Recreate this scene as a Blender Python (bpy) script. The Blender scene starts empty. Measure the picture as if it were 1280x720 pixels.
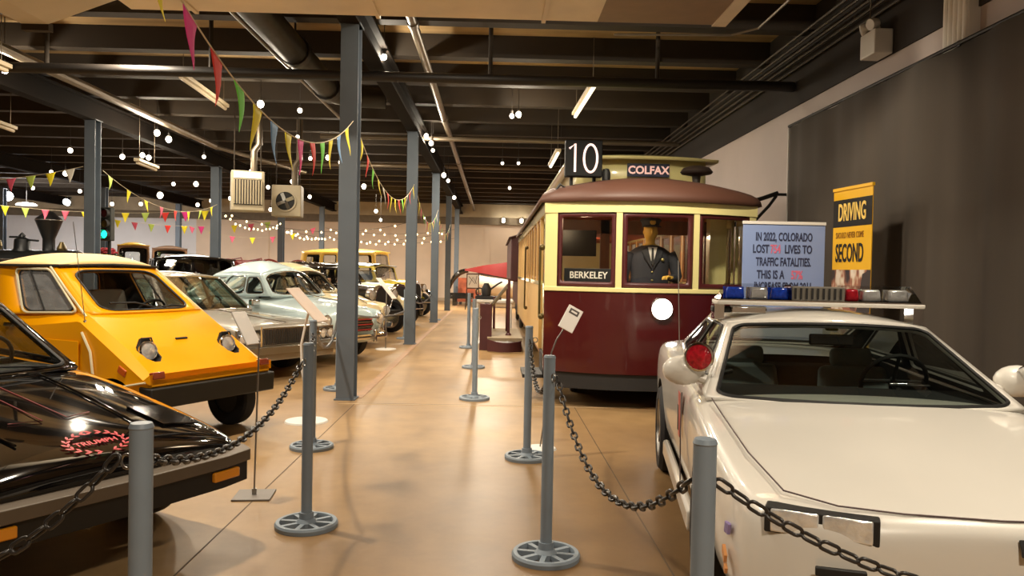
import bpy, bmesh, math, random
import numpy as np
from mathutils import Vector, Matrix, Euler
random.seed(7)
S = bpy.context.scene
C = S.collection
R = math.radians
# ------------------------------------------------------------ camera
CAM_H = 1.5
cd = bpy.data.cameras.new('camera'); cam = bpy.data.objects.new('camera', cd); C.objects.link(cam)
cd.sensor_fit = 'HORIZONTAL'; cd.sensor_width = 36.0; cd.lens = 27.0
cd.clip_start = 0.05; cd.clip_end = 200
def _cam():
    y, p, r = R(1.37), R(1.23), R(1.1)
    f = Vector((math.sin(y)*math.cos(p), math.cos(y)*math.cos(p), -math.sin(p)))
    rt = Vector((math.cos(y), -math.sin(y), 0)); up = rt.cross(f)
    r2 = rt*math.cos(r)+up*math.sin(r); u2 = -rt*math.sin(r)+up*math.cos(r)
    m = Matrix((r2, u2, -f)).transposed().to_4x4(); m.translation = (0, 0, CAM_H)
    return m
cam.matrix_world = _cam()
S.camera = cam
# ------------------------------------------------------------ world, exposure, large lights
S.view_settings.view_transform = 'Standard'; S.view_settings.look = 'None'
S.view_settings.gamma = 1.0; S.view_settings.use_curve_mapping = False
S.view_settings.exposure = 0.0
W = bpy.data.worlds.new('world'); S.world = W; W.use_nodes = True
W.node_tree.nodes['Background'].inputs[0].default_value = (1.0, 0.82, 0.62, 1)
W.node_tree.nodes['Background'].inputs[1].default_value = 0.05
WARM = (1.0, 0.87, 0.68)
COOL = (0.88, 0.93, 1.0)
def area(name, loc, size, power, col=WARM, rot=(0, 0, 0), spread=180):
    l = bpy.data.lights.new(name, 'AREA'); l.shape = 'RECTANGLE'; l.size, l.size_y = size
    l.energy = power; l.color = col; l.spread = R(spread)
    o = bpy.data.objects.new(name, l); C.objects.link(o); o.location = loc; o.rotation_euler = rot
    return o
LIGHTS = [  # area lights added under the joists, mostly for fill; no fittings modelled
    ('aisle_fill', (-0.6, 8.6, 4.5), (.2, .2), 70, WARM),
    ('aisle_fill', (-0.2, 13.5, 4.5), (.4, .4), 170, WARM),
    ('aisle_fill', (-0.2, 21.0, 4.5), (.5, .5), 230, WARM),
    ('aisle_fill', (-0.2, 30.0, 4.5), (.6, .6), 560, WARM),
    ('hall_key_fill', (-2.4, 5.2, 4.5), (.12, .12), 185, WARM),  # overhead key, inferred from the shadow under the sports car
    ('aisle_fill', (0.9, -0.9, 4.5), (.3, .3), 210, WARM),  # added fill from behind the camera for post and car fronts
    ('hall_key_fill', (-4.9, 8.1, 4.5), (.10, .10), 100, WARM),
    ('hall_key_fill', (-4.9, 10.4, 4.5), (.14, .14), 190, WARM),
    ('hall_key_fill', (-5.2, 14.4, 4.5), (.4, .4), 190, WARM),
    ('hall_key_fill', (-5.2, 20.0, 4.5), (.5, .5), 230, WARM),
    ('hall_key_fill', (-5.2, 30.5, 4.35), (3.0, 2.4), 700, WARM),
    ('hall_key_fill', (-12.0, 30.5, 4.35), (3.0, 2.4), 600, (1, .92, .80)),
    ('hall_key_fill', (-13.5, 20.0, 4.35), (3.0, 2.4), 300, WARM),
    ('hall_key_fill', (-19.0, 31.0, 4.35), (3.0, 2.4), 620, (1, .98, .94)),
    ('hall_key_fill', (-5.6, 4.2, 4.5), (.14, .14), 95, WARM),  # added fill for the near side of the microcar
    ('bay_fill', (2.9, 3.0, 4.5), (.4, .4), 50, WARM, 100),
    ('bay_fill', (0.9, 5.4, 4.5), (.25, .25), 115, WARM, 110, (R(58), 0, R(-10))),  # added light, tilted to brighten the tram front
]
for n, loc, sz, pw, col, *sp in LIGHTS:
    area(n, loc, sz, pw, col, spread=sp[0] if sp else 180, rot=sp[1] if len(sp) > 1 else (0, 0, 0))
# ------------------------------------------------------------ helpers
def lin(h):
    h = h.lstrip('#'); v = [int(h[i:i+2], 16)/255 for i in (0, 2, 4)]
    return tuple((c/12.92 if c <= .04045 else ((c+.055)/1.055)**2.4) for c in v)
MATS = {}
def M(name, col, rough=.5, metal=0.0, coat=0.0, var=0.0, scale=6.0, bump=0.0, emit=0.0, spec=.5, stretch=None):
    """a procedural principled material; var mixes a noise tone into the colour"""
    if name in MATS: return MATS[name]
    m = bpy.data.materials.new(name); m.use_nodes = True; nt = m.node_tree; b = nt.nodes['Principled BSDF']
    c = lin(col) if isinstance(col, str) else col
    b.inputs['Base Color'].default_value = (*c, 1); b.inputs['Roughness'].default_value = rough
    b.inputs['Metallic'].default_value = metal; b.inputs['Coat Weight'].default_value = coat
    b.inputs['Coat Roughness'].default_value = .05; b.inputs['Specular IOR Level'].default_value = spec
    if emit:
        b.inputs['Emission Color'].default_value = (*c, 1); b.inputs['Emission Strength'].default_value = emit
    tc = nt.nodes.new('ShaderNodeTexCoord'); mp = nt.nodes.new('ShaderNodeMapping')
    if stretch: mp.inputs['Scale'].default_value = stretch
    nt.links.new(tc.outputs['Object'], mp.inputs['Vector'])
    n = nt.nodes.new('ShaderNodeTexNoise'); n.inputs['Scale'].default_value = scale; n.inputs['Detail'].default_value = 5
    nt.links.new(mp.outputs['Vector'], n.inputs['Vector'])
    if var:
        r = nt.nodes.new('ShaderNodeValToRGB')
        r.color_ramp.elements[0].position = .3; r.color_ramp.elements[1].position = .7
        r.color_ramp.elements[0].color = (*[x*(1-var) for x in c], 1)
        r.color_ramp.elements[1].color = (*[min(1, x*(1+var)) for x in c], 1)
        nt.links.new(n.outputs['Fac'], r.inputs['Fac']); nt.links.new(r.outputs['Color'], b.inputs['Base Color'])
    mr = nt.nodes.new('ShaderNodeMapRange')
    mr.inputs['To Min'].default_value = max(.0, rough*.85); mr.inputs['To Max'].default_value = min(1, rough*1.15)
    nt.links.new(n.outputs['Fac'], mr.inputs['Value']); nt.links.new(mr.outputs['Result'], b.inputs['Roughness'])
    if bump:
        bp = nt.nodes.new('ShaderNodeBump'); bp.inputs['Strength'].default_value = bump; bp.inputs['Distance'].default_value = .02
        nt.links.new(n.outputs['Fac'], bp.inputs['Height']); nt.links.new(bp.outputs['Normal'], b.inputs['Normal'])
    MATS[name] = m
    return m
def G(name, tint, gloss=.5, rough=.02, base=.04):
    """window glass: tinted see-through with a fresnel reflection"""
    if name in MATS: return MATS[name]
    m = bpy.data.materials.new(name); m.use_nodes = True; nt = m.node_tree; nt.nodes.remove(nt.nodes['Principled BSDF'])
    o = nt.nodes['Material Output']; t = nt.nodes.new('ShaderNodeBsdfTransparent'); g = nt.nodes.new('ShaderNodeBsdfGlossy')
    t.inputs['Color'].default_value = (*tint, 1); g.inputs['Roughness'].default_value = rough
    lw = nt.nodes.new('ShaderNodeLayerWeight'); lw.inputs['Blend'].default_value = .25
    mu = nt.nodes.new('ShaderNodeMath'); mu.operation = 'MULTIPLY_ADD'; mu.inputs[1].default_value = gloss; mu.inputs[2].default_value = base
    mx = nt.nodes.new('ShaderNodeMixShader')
    nt.links.new(lw.outputs['Fresnel'], mu.inputs[0]); nt.links.new(mu.outputs[0], mx.inputs['Fac'])
    nt.links.new(t.outputs[0], mx.inputs[1]); nt.links.new(g.outputs[0], mx.inputs[2]); nt.links.new(mx.outputs[0], o.inputs['Surface'])
    MATS[name] = m
    return m
def tag(o, label=None, cat=None, group=None, kind=None):
    if label: o['label'] = label
    if cat: o['category'] = cat
    if group: o['group'] = group
    if kind: o['kind'] = kind
    return o
def thing(name, label, cat, loc=(0, 0, 0), rz=0.0, group=None):
    o = bpy.data.objects.new(name, None); C.objects.link(o); o.empty_display_size = .1
    o.location = loc; o.rotation_euler = (0, 0, rz)
    return tag(o, label, cat, group)
def copy_tree(o, parent=None):
    c = o.copy(); C.objects.link(c)
    if parent: c.parent = parent
    for ch in list(o.children): copy_tree(ch, c)
    return c
def rot_to(d):
    return Vector((0, 0, 1)).rotation_difference(Vector(d).normalized()).to_matrix().to_4x4()
class MB:
    def __init__(s): s.b = bmesh.new()
    def _x(s, vs, m):
        bmesh.ops.transform(s.b, matrix=m, verts=vs)
    def box(s, c, d, rot=None, taper=1.0):
        vs = bmesh.ops.create_cube(s.b, size=1)['verts']
        if taper != 1.0:
            for v in vs:
                if v.co.z > 0: v.co.x *= taper; v.co.y *= taper
        m = Matrix.Translation(c) @ (Euler(rot).to_matrix().to_4x4() if rot else Matrix()) @ Matrix.Diagonal((*d, 1))
        s._x(vs, m); return s
    def bb(s, a, b):
        return s.box([(p+q)/2 for p, q in zip(a, b)], [abs(q-p) for p, q in zip(a, b)])
    def cyl(s, p0, p1, r0, r1=None, n=16, cap=True):
        p0, p1 = Vector(p0), Vector(p1); r1 = r0 if r1 is None else r1
        vs = bmesh.ops.create_cone(s.b, cap_ends=cap, segments=n, radius1=r0, radius2=max(r1, 1e-5), depth=(p1-p0).length)['verts']
        s._x(vs, Matrix.Translation((p0+p1)/2) @ rot_to(p1-p0)); return s
    def sph(s, c, r, sc=(1, 1, 1), n=16, rot=None):
        vs = bmesh.ops.create_uvsphere(s.b, u_segments=n, v_segments=max(6, n//2), radius=r)['verts']
        s._x(vs, Matrix.Translation(c) @ (Euler(rot).to_matrix().to_4x4() if rot else Matrix()) @ Matrix.Diagonal((*sc, 1))); return s
    def tube(s, pts, r, n=8, closed=False, flat=None):
        pts = [Vector(p) for p in pts]; k = len(pts); rings = []; prev = None
        for i, p in enumerate(pts):
            a = pts[(i-1) % k] if (closed or i) else p; b = pts[(i+1) % k] if (closed or i < k-1) else p
            t = (b-a).normalized()
            if prev is None:
                ref = Vector((0, 0, 1)) if abs(t.z) < .9 else Vector((1, 0, 0)); x = ref.cross(t).normalized()
            else:
                x = (prev - t*prev.dot(t)); x = x.normalized() if x.length > 1e-6 else Vector((1, 0, 0)).cross(t).normalized()
            prev = x; y = t.cross(x); rr = r[i] if isinstance(r, (list, tuple)) else r
            rings.append([s.b.verts.new(p + x*math.cos(j*2*math.pi/n)*rr + y*math.sin(j*2*math.pi/n)*rr*(flat or 1)) for j in range(n)])
        for i in range(k if closed else k-1):
            a, b = rings[i], rings[(i+1) % k]
            for j in range(n): s.b.faces.new((a[j], a[(j+1) % n], b[(j+1) % n], b[j]))
        if not closed:
            s.b.faces.new(rings[0][::-1]); s.b.faces.new(rings[-1])
        return s
    def lathe(s, prof, o=(0, 0, 0), d=(0, 0, 1), n=24, closed=False):
        m = Matrix.Translation(o) @ rot_to(d); rings = []
        for r, z in prof:
            if r < 1e-6: rings.append([s.b.verts.new(m @ Vector((0, 0, z)))])
            else: rings.append([s.b.verts.new(m @ Vector((r*math.cos(j*2*math.pi/n), r*math.sin(j*2*math.pi/n), z))) for j in range(n)])
        for a, b in (list(zip(rings, rings[1:])) + ([(rings[-1], rings[0])] if closed else [])):
            for j in range(n):
                j2 = (j+1) % n
                if len(a) == 1 and len(b) == 1: continue
                if len(a) == 1: s.b.faces.new((a[0], b[j2], b[j]))
                elif len(b) == 1: s.b.faces.new((a[j], a[j2], b[0]))
                else: s.b.faces.new((a[j], a[j2], b[j2], b[j]))
        return s
    def poly(s, pts):
        s.b.faces.new([s.b.verts.new(p) for p in pts]); return s
    def prism(s, pts, off):
        a = [s.b.verts.new(p) for p in pts]; b = [s.b.verts.new(Vector(p)+Vector(off)) for p in pts]
        s.b.faces.new(a[::-1]); s.b.faces.new(b)
        for i in range(len(a)):
            j = (i+1) % len(a); s.b.faces.new((a[i], a[j], b[j], b[i]))
        return s
    def loft(s, rings, closed=True, caps=True):
        vv = [[s.b.verts.new(p) for p in r] for r in rings]; n = len(vv[0])
        for a, b in zip(vv, vv[1:]):
            for j in range(n if closed else n-1):
                k = (j+1) % n
                try: s.b.faces.new((a[j], a[k], b[k], b[j]))
                except ValueError: pass
        if closed and caps:
            s.b.faces.new(vv[0][::-1]); s.b.faces.new(vv[-1])
        return s
    def grid(s, f, nu, nv):
        vv = [[s.b.verts.new(f(i/nu, j/nv)) for j in range(nv+1)] for i in range(nu+1)]
        for i in range(nu):
            for j in range(nv): s.b.faces.new((vv[i][j], vv[i+1][j], vv[i+1][j+1], vv[i][j+1]))
        return s
    def mesh(s, name, smooth=35):
        bmesh.ops.recalc_face_normals(s.b, faces=s.b.faces)
        me = bpy.data.meshes.new(name); s.b.to_mesh(me); s.b.free()
        if smooth:
            for p in me.polygons: p.use_smooth = True
            me.set_sharp_from_angle(angle=R(smooth))
        return me
    def objs(s, name, mat, parent=None, **k):
        """each loose piece becomes an object of its own"""
        s.b.verts.ensure_lookup_table(); seen = set(); out = []
        for v0 in list(s.b.verts):
            if v0 in seen: continue
            st, isl = [v0], set([v0])
            while st:
                v = st.pop()
                for e in v.link_edges:
                    w = e.other_vert(v)
                    if w not in isl: isl.add(w); st.append(w)
            seen |= isl; q = MB(); mp = {v: q.b.verts.new(v.co) for v in isl}
            for f in set(f for v in isl for f in v.link_faces): q.b.faces.new([mp[v] for v in f.verts])
            out.append(q.obj(name, mat, parent, **k))
        s.b.free(); return out
    def obj(s, name, mat, parent=None, smooth=35, bevel=0, solid=0, sub=0, loc=None, rot=None):
        me = s.mesh(name, smooth); o = bpy.data.objects.new(name, me); C.objects.link(o)
        me.materials.append(mat)
        if parent: o.parent = parent
        if loc: o.location = loc
        if rot: o.rotation_euler = rot
        if sub:
            q = o.modifiers.new('sub', 'SUBSURF'); q.levels = q.render_levels = sub
        if solid:
            q = o.modifiers.new('solid', 'SOLIDIFY'); q.thickness = abs(solid); q.offset = 1 if solid < 0 else -1
        if bevel:
            q = o.modifiers.new('bevel', 'BEVEL'); q.width = bevel; q.segments = 2; q.limit_method = 'ANGLE'; q.angle_limit = R(40)
        return o
def text(name, body, size, mat, parent, loc, rot, depth=.003, ax='CENTER', sx=1.0, space=1.0, bold=0.0):
    cu = bpy.data.curves.new(name, 'FONT'); cu.body = body; cu.size = size; cu.align_x = ax; cu.align_y = 'CENTER'
    cu.extrude = depth; cu.space_character = space; cu.offset = bold; cu.resolution_u = 3
    o = bpy.data.objects.new(name, cu); C.objects.link(o)
    dg = bpy.context.evaluated_depsgraph_get(); me = bpy.data.meshes.new_from_object(o.evaluated_get(dg))
    bpy.data.objects.remove(o); o = bpy.data.objects.new(name, me); C.objects.link(o)
    me.materials.clear(); me.materials.append(mat)
    o.parent = parent; o.location = loc; o.rotation_euler = rot; o.scale = (sx, 1, 1)
    return o
def bake(o):
    """apply the modifiers of o without operators"""
    dg = bpy.context.evaluated_depsgraph_get(); dg.update()
    me = bpy.data.meshes.new_from_object(o.evaluated_get(dg), depsgraph=dg)
    old = o.data; o.modifiers.clear(); o.data = me; bpy.data.meshes.remove(old)
    return o
def cut(o, cutters, mat):
    """boolean-difference the cutter bmeshes out of o; the cut faces get mat"""
    tmp = []
    for mb in cutters:
        c = mb.obj('cutter', mat, smooth=0); c.matrix_world = Matrix(); tmp.append(c)
        q = o.modifiers.new('cut', 'BOOLEAN'); q.operation = 'DIFFERENCE'; q.object = c; q.solver = 'EXACT'; q.material_mode = 'TRANSFER'
    par = o.parent; o.parent = None
    bake(o); o.parent = par
    for c in tmp: bpy.data.objects.remove(c)
    for p in o.data.polygons: p.use_smooth = True
    o.data.set_sharp_from_angle(angle=R(30))
    return o
# ------------------------------------------------------------ shared materials
m_dark = M('dark_void', '#0b0a0a', .8)
m_black = M('black_rubber', '#141312', .6)
m_tire = M('tire_rubber', '#17161a', .75, var=.15)
m_chrome = M('chrome', '#d8d8d8', .12, 1.0)
m_steel = M('brushed_steel', '#9c9a96', .35, 1.0)
m_post = M('grey_post_plastic', '#7c8894', .5, var=.06)
m_white = M('white_card', '#ece6e0', .6)
m_lens = M('lamp_lens', '#e6e6e4', .12, .5, coat=.6, var=.2, scale=26, bump=.35)
m_amber = M('amber_lens', '#d0701a', .2, coat=.5)
m_red = M('red_lens', '#b01426', .15, coat=.6, var=.45, scale=40, bump=.4)
m_glow = M('bulb_glow', '#fff0d8', .4, emit=9.0)
m_glow_s = M('string_bulb_glow', '#ffe2a8', .4, emit=5.0)
m_glow_c = M('cool_bulb_glow', '#f6fbff', .4, emit=9.0)
m_ink = M('black_ink', '#1a1717', .7)
g_clear = G('clear_glass', (.93, .95, .93), .55)
g_smoke = G('smoked_glass', (.62, .67, .64), .55)
g_green = G('green_tint_glass', (.72, .84, .78), .5)
# ------------------------------------------------------------ the building
XL, XR, YB, YF, ZC = -26.0, 4.15, 38.0, -7.0, 5.05
def floor_mat():
    m = bpy.data.materials.new('polished_concrete'); m.use_nodes = True; nt = m.node_tree; b = nt.nodes['Principled BSDF']; L = nt.links
    tc = nt.nodes.new('ShaderNodeTexCoord')
    def noise(s, d=6, r=.55):
        n = nt.nodes.new('ShaderNodeTexNoise'); n.inputs['Scale'].default_value = s; n.inputs['Detail'].default_value = d
        n.inputs['Roughness'].default_value = r; L.new(tc.outputs['Object'], n.inputs['Vector']); return n
    a, c = noise(.55, 6, .6), noise(3.5, 8, .65)
    r = nt.nodes.new('ShaderNodeValToRGB'); e = r.color_ramp.elements
    e[0].position = .3; e[0].color = (*lin('#8c7050'), 1); e[1].position = .68; e[1].color = (*lin('#ad8c60'), 1)
    L.new(a.outputs['Fac'], r.inputs['Fac'])
    r2 = nt.nodes.new('ShaderNodeValToRGB'); e = r2.color_ramp.elements
    e[0].position = .32; e[0].color = (.80, .79, .77, 1); e[1].position = .6; e[1].color = (1, 1, 1, 1)
    L.new(c.outputs['Fac'], r2.inputs['Fac'])
    mx = nt.nodes.new('ShaderNodeMix'); mx.data_type = 'RGBA'; mx.blend_type = 'MULTIPLY'; mx.inputs[0].default_value = .8
    L.new(r.outputs[0], mx.inputs[6]); L.new(r2.outputs[0], mx.inputs[7])
    # a darker brown patch in the middle of the walkway, ragged at its edge
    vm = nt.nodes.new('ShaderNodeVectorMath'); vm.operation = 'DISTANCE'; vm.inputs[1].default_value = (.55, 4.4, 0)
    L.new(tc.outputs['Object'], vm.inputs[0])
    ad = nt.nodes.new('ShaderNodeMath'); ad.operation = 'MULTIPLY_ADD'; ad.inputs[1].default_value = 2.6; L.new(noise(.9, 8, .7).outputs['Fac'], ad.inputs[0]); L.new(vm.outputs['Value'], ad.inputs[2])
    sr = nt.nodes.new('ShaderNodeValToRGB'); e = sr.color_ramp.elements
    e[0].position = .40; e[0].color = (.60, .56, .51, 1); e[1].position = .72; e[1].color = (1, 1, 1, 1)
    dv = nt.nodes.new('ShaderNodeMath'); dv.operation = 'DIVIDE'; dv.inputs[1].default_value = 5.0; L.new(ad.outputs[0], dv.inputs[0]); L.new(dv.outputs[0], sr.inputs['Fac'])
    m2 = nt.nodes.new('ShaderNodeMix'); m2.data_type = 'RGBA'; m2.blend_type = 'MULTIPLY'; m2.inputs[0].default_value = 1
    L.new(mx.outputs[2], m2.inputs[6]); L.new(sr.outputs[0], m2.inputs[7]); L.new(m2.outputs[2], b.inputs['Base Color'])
    mr = nt.nodes.new('ShaderNodeMapRange'); mr.inputs['To Min'].default_value = .30; mr.inputs['To Max'].default_value = .50; b.inputs['Specular IOR Level'].default_value = .28
    L.new(a.outputs['Fac'], mr.inputs['Value']); L.new(mr.outputs[0], b.inputs['Roughness'])
    return m
def struct(name, mb, mat, **k):
    o = mb.obj(name, mat, **k); o['kind'] = 'structure'; return o
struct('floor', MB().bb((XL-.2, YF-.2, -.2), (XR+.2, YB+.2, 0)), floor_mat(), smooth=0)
m_deck = M('stained_roof_deck', '#a0855c', .85, var=.4, scale=1.6, stretch=(.35, 2.2, 1))
m_joist = M('dark_joist', '#2a2116', .8, var=.3, scale=2.5, stretch=(.4, 2, 1))
struct('ceiling', MB().bb((XL-.2, YF-.2, ZC), (XR+.2, YB+.2, ZC+.2)), m_deck, smooth=0)
y = YF+.6; i = 1
while y < YB-.3:
    struct('trim_%d' % i, MB().bb((XL, y-.11, ZC-.34), (XR, y+.11, ZC+.01)), m_joist, smooth=0); y += 1.65; i += 1
m_girder = M('girder_paint', '#1a1511', .95, var=.25, scale=2, spec=.1)
for gx in (-1.67, -7.8, -14.2, -20.5):
    g = MB().bb((gx-.02, YF, ZC-.78), (gx+.02, YB, ZC-.40)).bb((gx-.11, YF, ZC-.80), (gx+.11, YB, ZC-.76)).bb((gx-.11, YF, ZC-.44), (gx+.11, YB, ZC-.40))
    struct('trim_%d' % i, g, m_girder, smooth=0); i += 1
m_wall = M('painted_plaster', '#d8c4b0', .8, var=.05, scale=1.2)
m_wall_cool = M('cool_lit_plaster', '#d8d8dc', .8, var=.04, scale=1.2)  # bluish cast of the cold lamps put into the plaster colour
m_wallR = M('grey_white_plaster', '#b9aca6', .75, var=.07, scale=.9)
m_band = M('dark_wall_paint', '#2a2420', .85, var=.25, scale=1.5)
m_conc = M('concrete_band', '#b0a48c', .8, var=.14, scale=2)
struct('wall_back', MB().bb((-14.6, YB, 0), (XR+.2, YB+.2, ZC)), m_wall, smooth=0)
struct('wall_back_left', MB().bb((XL-.2, YB, 0), (-14.6, YB+.2, ZC)), m_wall_cool, smooth=0)
struct('wall_left', MB().bb((XL-.2, YF, 0), (XL, YB, ZC)), m_wall_cool, smooth=0)
struct('wall_front', MB().bb((XL-.2, YF-.2, 0), (XR+.2, YF, ZC)), m_wall, smooth=0)
struct('wall_right', MB().bb((XR, YF, 0), (XR+.2, YB, 3.86)), m_wallR, smooth=0)
struct('wall_right_upper', MB().bb((XR-.02, YF, 3.86), (XR+.2, YB, ZC)), m_band, smooth=0)
# concrete beam along the head of the back wall, a darker ledge under it, ribs on the wall
struct('trim_%d' % i, MB().bb((XL, YB-.45, 4.12), (XR, YB, 4.75)), m_conc, smooth=0); i += 1
struct('trim_%d' % i, MB().bb((XL, YB-.30, 3.78), (XR, YB, 4.12)), M('ledge_paint', '#6e6352', .7, var=.15), smooth=0); i += 1
struct('trim_%d' % i, MB().bb((XL, YB-.50, 4.75), (XR, YB, 4.9)), m_joist, smooth=0); i += 1
for wx in (-11.2, -5.3, -0.35, 1.2):
    struct('trim_%d' % i, MB().bb((wx-.14, YB-.04, 0), (wx+.14, YB, 3.78)), m_wall, smooth=0); i += 1
struct('baseboard_back', MB().bb((XL, YB-.05, 0), (XR, YB, .14)), M('baseboard_paint', '#b49f86', .6), smooth=0)
struct('baseboard_right', MB().bb((XR-.03, YF, 0), (XR, YB, .14)), m_band, smooth=0)
# floor strips and saw joints
m_strip = M('floor_strip', '#a07c5c', .5, var=.2, scale=8)
m_joint = M('joint_filler', '#5d4c38', .7)
m_jlight = M('joint_metal', '#b59b77', .45)
struct('trim_%d' % i, MB().bb((-1.60, 8.9, -.05), (-1.50, 37.9, .004)), m_strip, smooth=0); i += 1
struct('trim_%d' % i, MB().bb((-1.7, 8.50, -.05), (3.9, 8.54, .003)), m_jlight, smooth=0); i += 1
struct('trim_%d' % i, MB().bb((-1.7, 8.545, -.05), (3.9, 8.56, .003)), m_joint, smooth=0); i += 1
struct('trim_%d' % i, MB().bb((-1.52, 1.5, -.05), (-1.512, 8.5, .002)), m_joint, smooth=0); i += 1
struct('trim_%d' % i, MB().bb((.92, 1.5, -.05), (.928, 8.5, .002)), m_joint, smooth=0); i += 1
# pale fluted pilasters on the right wall above the curtain
for (py, w) in ((6.75, .36), (5.35, .30)):
    p = MB().bb((XR-.10, py-w/2, 3.3), (XR, py+w/2, 4.05))
    for k in range(5): p.cyl((XR-.10, py-w/2+w*(k+.5)/5, 3.3), (XR-.10, py-w/2+w*(k+.5)/5, 4.05), w/11, n=10)
    struct('trim_%d' % i, p, M('pilaster_white', '#e4ddd2', .6), smooth=40); i += 1
# ------------------------------------------------------------ columns
m_col = M('column_paint', '#565f69', .55, var=.08, scale=3)
def column(x, y, label, w=.20, d=.22, h=ZC-.78):
    t = thing('steel_column', label, 'column', (x, y, 0), 0, 'blue-grey steel columns')
    f = .016
    MB().bb((-w/2, -d/2, 0), (w/2, -d/2+f, h)).bb((-w/2, d/2-f, 0), (w/2, d/2, h)).bb((-.008, -d/2+f/2, 0), (.008, d/2-f/2, h)).obj('shaft', m_col, t, smooth=0)
    MB().bb((-w/2-.02, -d/2-.02, 0), (w/2+.02, d/2+.02, .015)).obj('base_plate', m_col, t, smooth=0)
    MB().bb((-w/2-.02, -d/2-.02, h-.02), (w/2+.02, d/2+.02, h)).obj('cap_plate', m_col, t, smooth=0)
    return t
column(-1.67, 8.85, 'nearest blue-grey steel column beside the aisle, tallest in the photo')
column(-1.67, 15.5, 'second steel column along the aisle, just past the pale blue car')
column(-1.70, 22.05, 'third steel column along the aisle')
column(-1.72, 28.7, 'fourth steel column along the aisle')
column(-1.70, 34.6, 'farthest steel column along the aisle, near the back wall')
column(-7.8, 15.1, 'dark steel column rising behind the yellow microcar roof', .20, .24)
column(-7.8, 21.7, 'steel column left of the hanging heaters, with bunting tied on', .22, .25)
column(-7.8, 28.3, 'far steel column under the fan heater')
column(-7.8, 34.9, 'thin far steel column in front of the back wall, right of the heaters')
column(-14.2, 21.7, 'steel column at the left picture edge')
column(-14.2, 28.3, 'steel column half hidden beside the green traffic light')
column(-14.2, 34.9, 'far column behind the wooden bodied old cars')
column(-18.6, 29.5, 'steel column behind the locomotive smokestack')
# ------------------------------------------------------------ ducts and pipes overhead
m_duct = M('duct_steel', '#ddd0bc', .55, .0, var=.12, scale=1.5)
m_ductd = M('duct_grey', '#bdb4a6', .6, .0, var=.1, scale=1.5)
t = thing('air_duct', 'wide flat beige air duct crossing overhead at the top edge', 'duct', (0, 0, 0))
MB().bb((-3.64, 6.3, 4.02), (1.0, 7.75, 4.5)).obj('duct_section', m_duct, t, smooth=0, bevel=.01)
MB().bb((.98, 6.3, 4.02), (2.25, 7.75, 4.5)).obj('duct_section', M('duct_brown', '#8a7460', .6, .0, var=.1), t, smooth=0, bevel=.01)
MB().bb((2.15, 6.3, 4.01), (2.29, 7.76, 4.51)).obj('end_flange', m_duct, t, smooth=0)
sm = MB()
for sx in (-3.0, -1.2, .45): sm.bb((sx-.02, 6.28, 4.0), (sx+.02, 7.77, 4.52))
sm.objs('seam_band', m_duct, t, smooth=0)
hg = MB()
for sx in (-2.6, 0.2, 1.9):
    for sy in (6.5, 7.6): hg.cyl((sx, sy, 4.5), (sx, sy, ZC-.1), .012, n=6)
hg.objs('hanger_rod', m_joist, t)
t = thing('duct_transition', 'grey tapering duct end hanging at the upper left corner', 'duct', (0, 0, 0))
MB().loft([[(-3.66, 6.2, 4.08), (-3.66, 7.6, 4.08), (-3.66, 7.7, 4.5), (-3.66, 6.2, 4.5)],
           [(-4.36, 6.2, 3.81), (-4.36, 7.6, 3.81), (-4.36, 7.7, 4.5), (-4.36, 6.2, 4.5)],
           [(-4.62, 6.2, 3.81), (-4.62, 7.6, 3.81), (-4.62, 7.7, 4.5), (-4.62, 6.2, 4.5)],
           [(-5.35, 6.2, 4.16), (-5.35, 7.6, 4.16), (-5.35, 7.7, 4.5), (-5.35, 6.2, 4.5)]]).obj('duct_body', m_ductd, t, smooth=0)
MB().bb((-4.55, 7.62, 4.3), (-4.42, 7.75, ZC-.02)).bb((-4.62, 7.60, 3.75), (-4.36, 7.68, 3.83)).objs('support', m_joist, t, smooth=0)
m_pipe = M('black_pipe', '#221e1b', .5, .2)
m_gpipe = M('galvanised_pipe', '#6e6353', .4, .6)
t = thing('drain_pipe', 'fat black pipe running back along the ceiling left of the near column', 'pipe')
MB().tube([(-2.78, 7.9, 4.45), (-2.75, 12.6, 4.42), (-2.66, 12.95, 4.42), (-2.4, 13.15, 4.42), (-1.9, 13.2, 4.42)], .19, 16).obj('pipe_run', m_pipe, t)
MB().tube([(-2.76, 10.5, 4.44), (-2.76, 10.66, 4.44)], .215, 16).tube([(-2.75, 12.45, 4.42), (-2.75, 12.65, 4.42)], .225, 16).objs('coupling', m_pipe, t)
MB().cyl((-2.76, 10.58, 4.6), (-2.76, 10.58, ZC), .015, n=6).cyl((-2.78, 8.3, 4.6), (-2.78, 8.3, ZC), .015, n=6).objs('hanger_rod', m_joist, t)
tag(MB().tube([(-3.02, 7.9, 4.38), (-3.0, 14.8, 4.38)], .03, 8).obj('conduit', m_gpipe), 'slim pale conduit running beside the fat black pipe', 'pipe')
t = thing('sprinkler_pipe', 'long grey pipe running to the back wall above the aisle', 'pipe')
MB().tube([(-1.12, 7.7, 4.72), (-1.02, 37.4, 4.45)], .065, 12).obj('pipe_run', m_gpipe, t)
c = MB()
for k in range(5): c.tube([(-1.11+.02*k, 10+6*k, 4.70-.054*k), (-1.11+.02*k, 10.12+6*k, 4.70-.054*k)], .08, 12)
c.objs('coupling', m_gpipe, t)
MB().cyl((-1.12, 10.4, 4.7), (-1.12, 10.4, ZC), .01, n=6).cyl((-1.09, 20, 4.6), (-1.09, 20, ZC), .01, n=6).objs('hanger_rod', m_joist, t)
t = thing('cross_pipe', 'straight black pipe crossing the hall under the joists', 'pipe')
MB().tube([(-12.0, 10.6, 4.13), (4.1, 10.6, 4.13)], .072, 12).obj('pipe_run', m_pipe, t)
h = MB()
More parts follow.
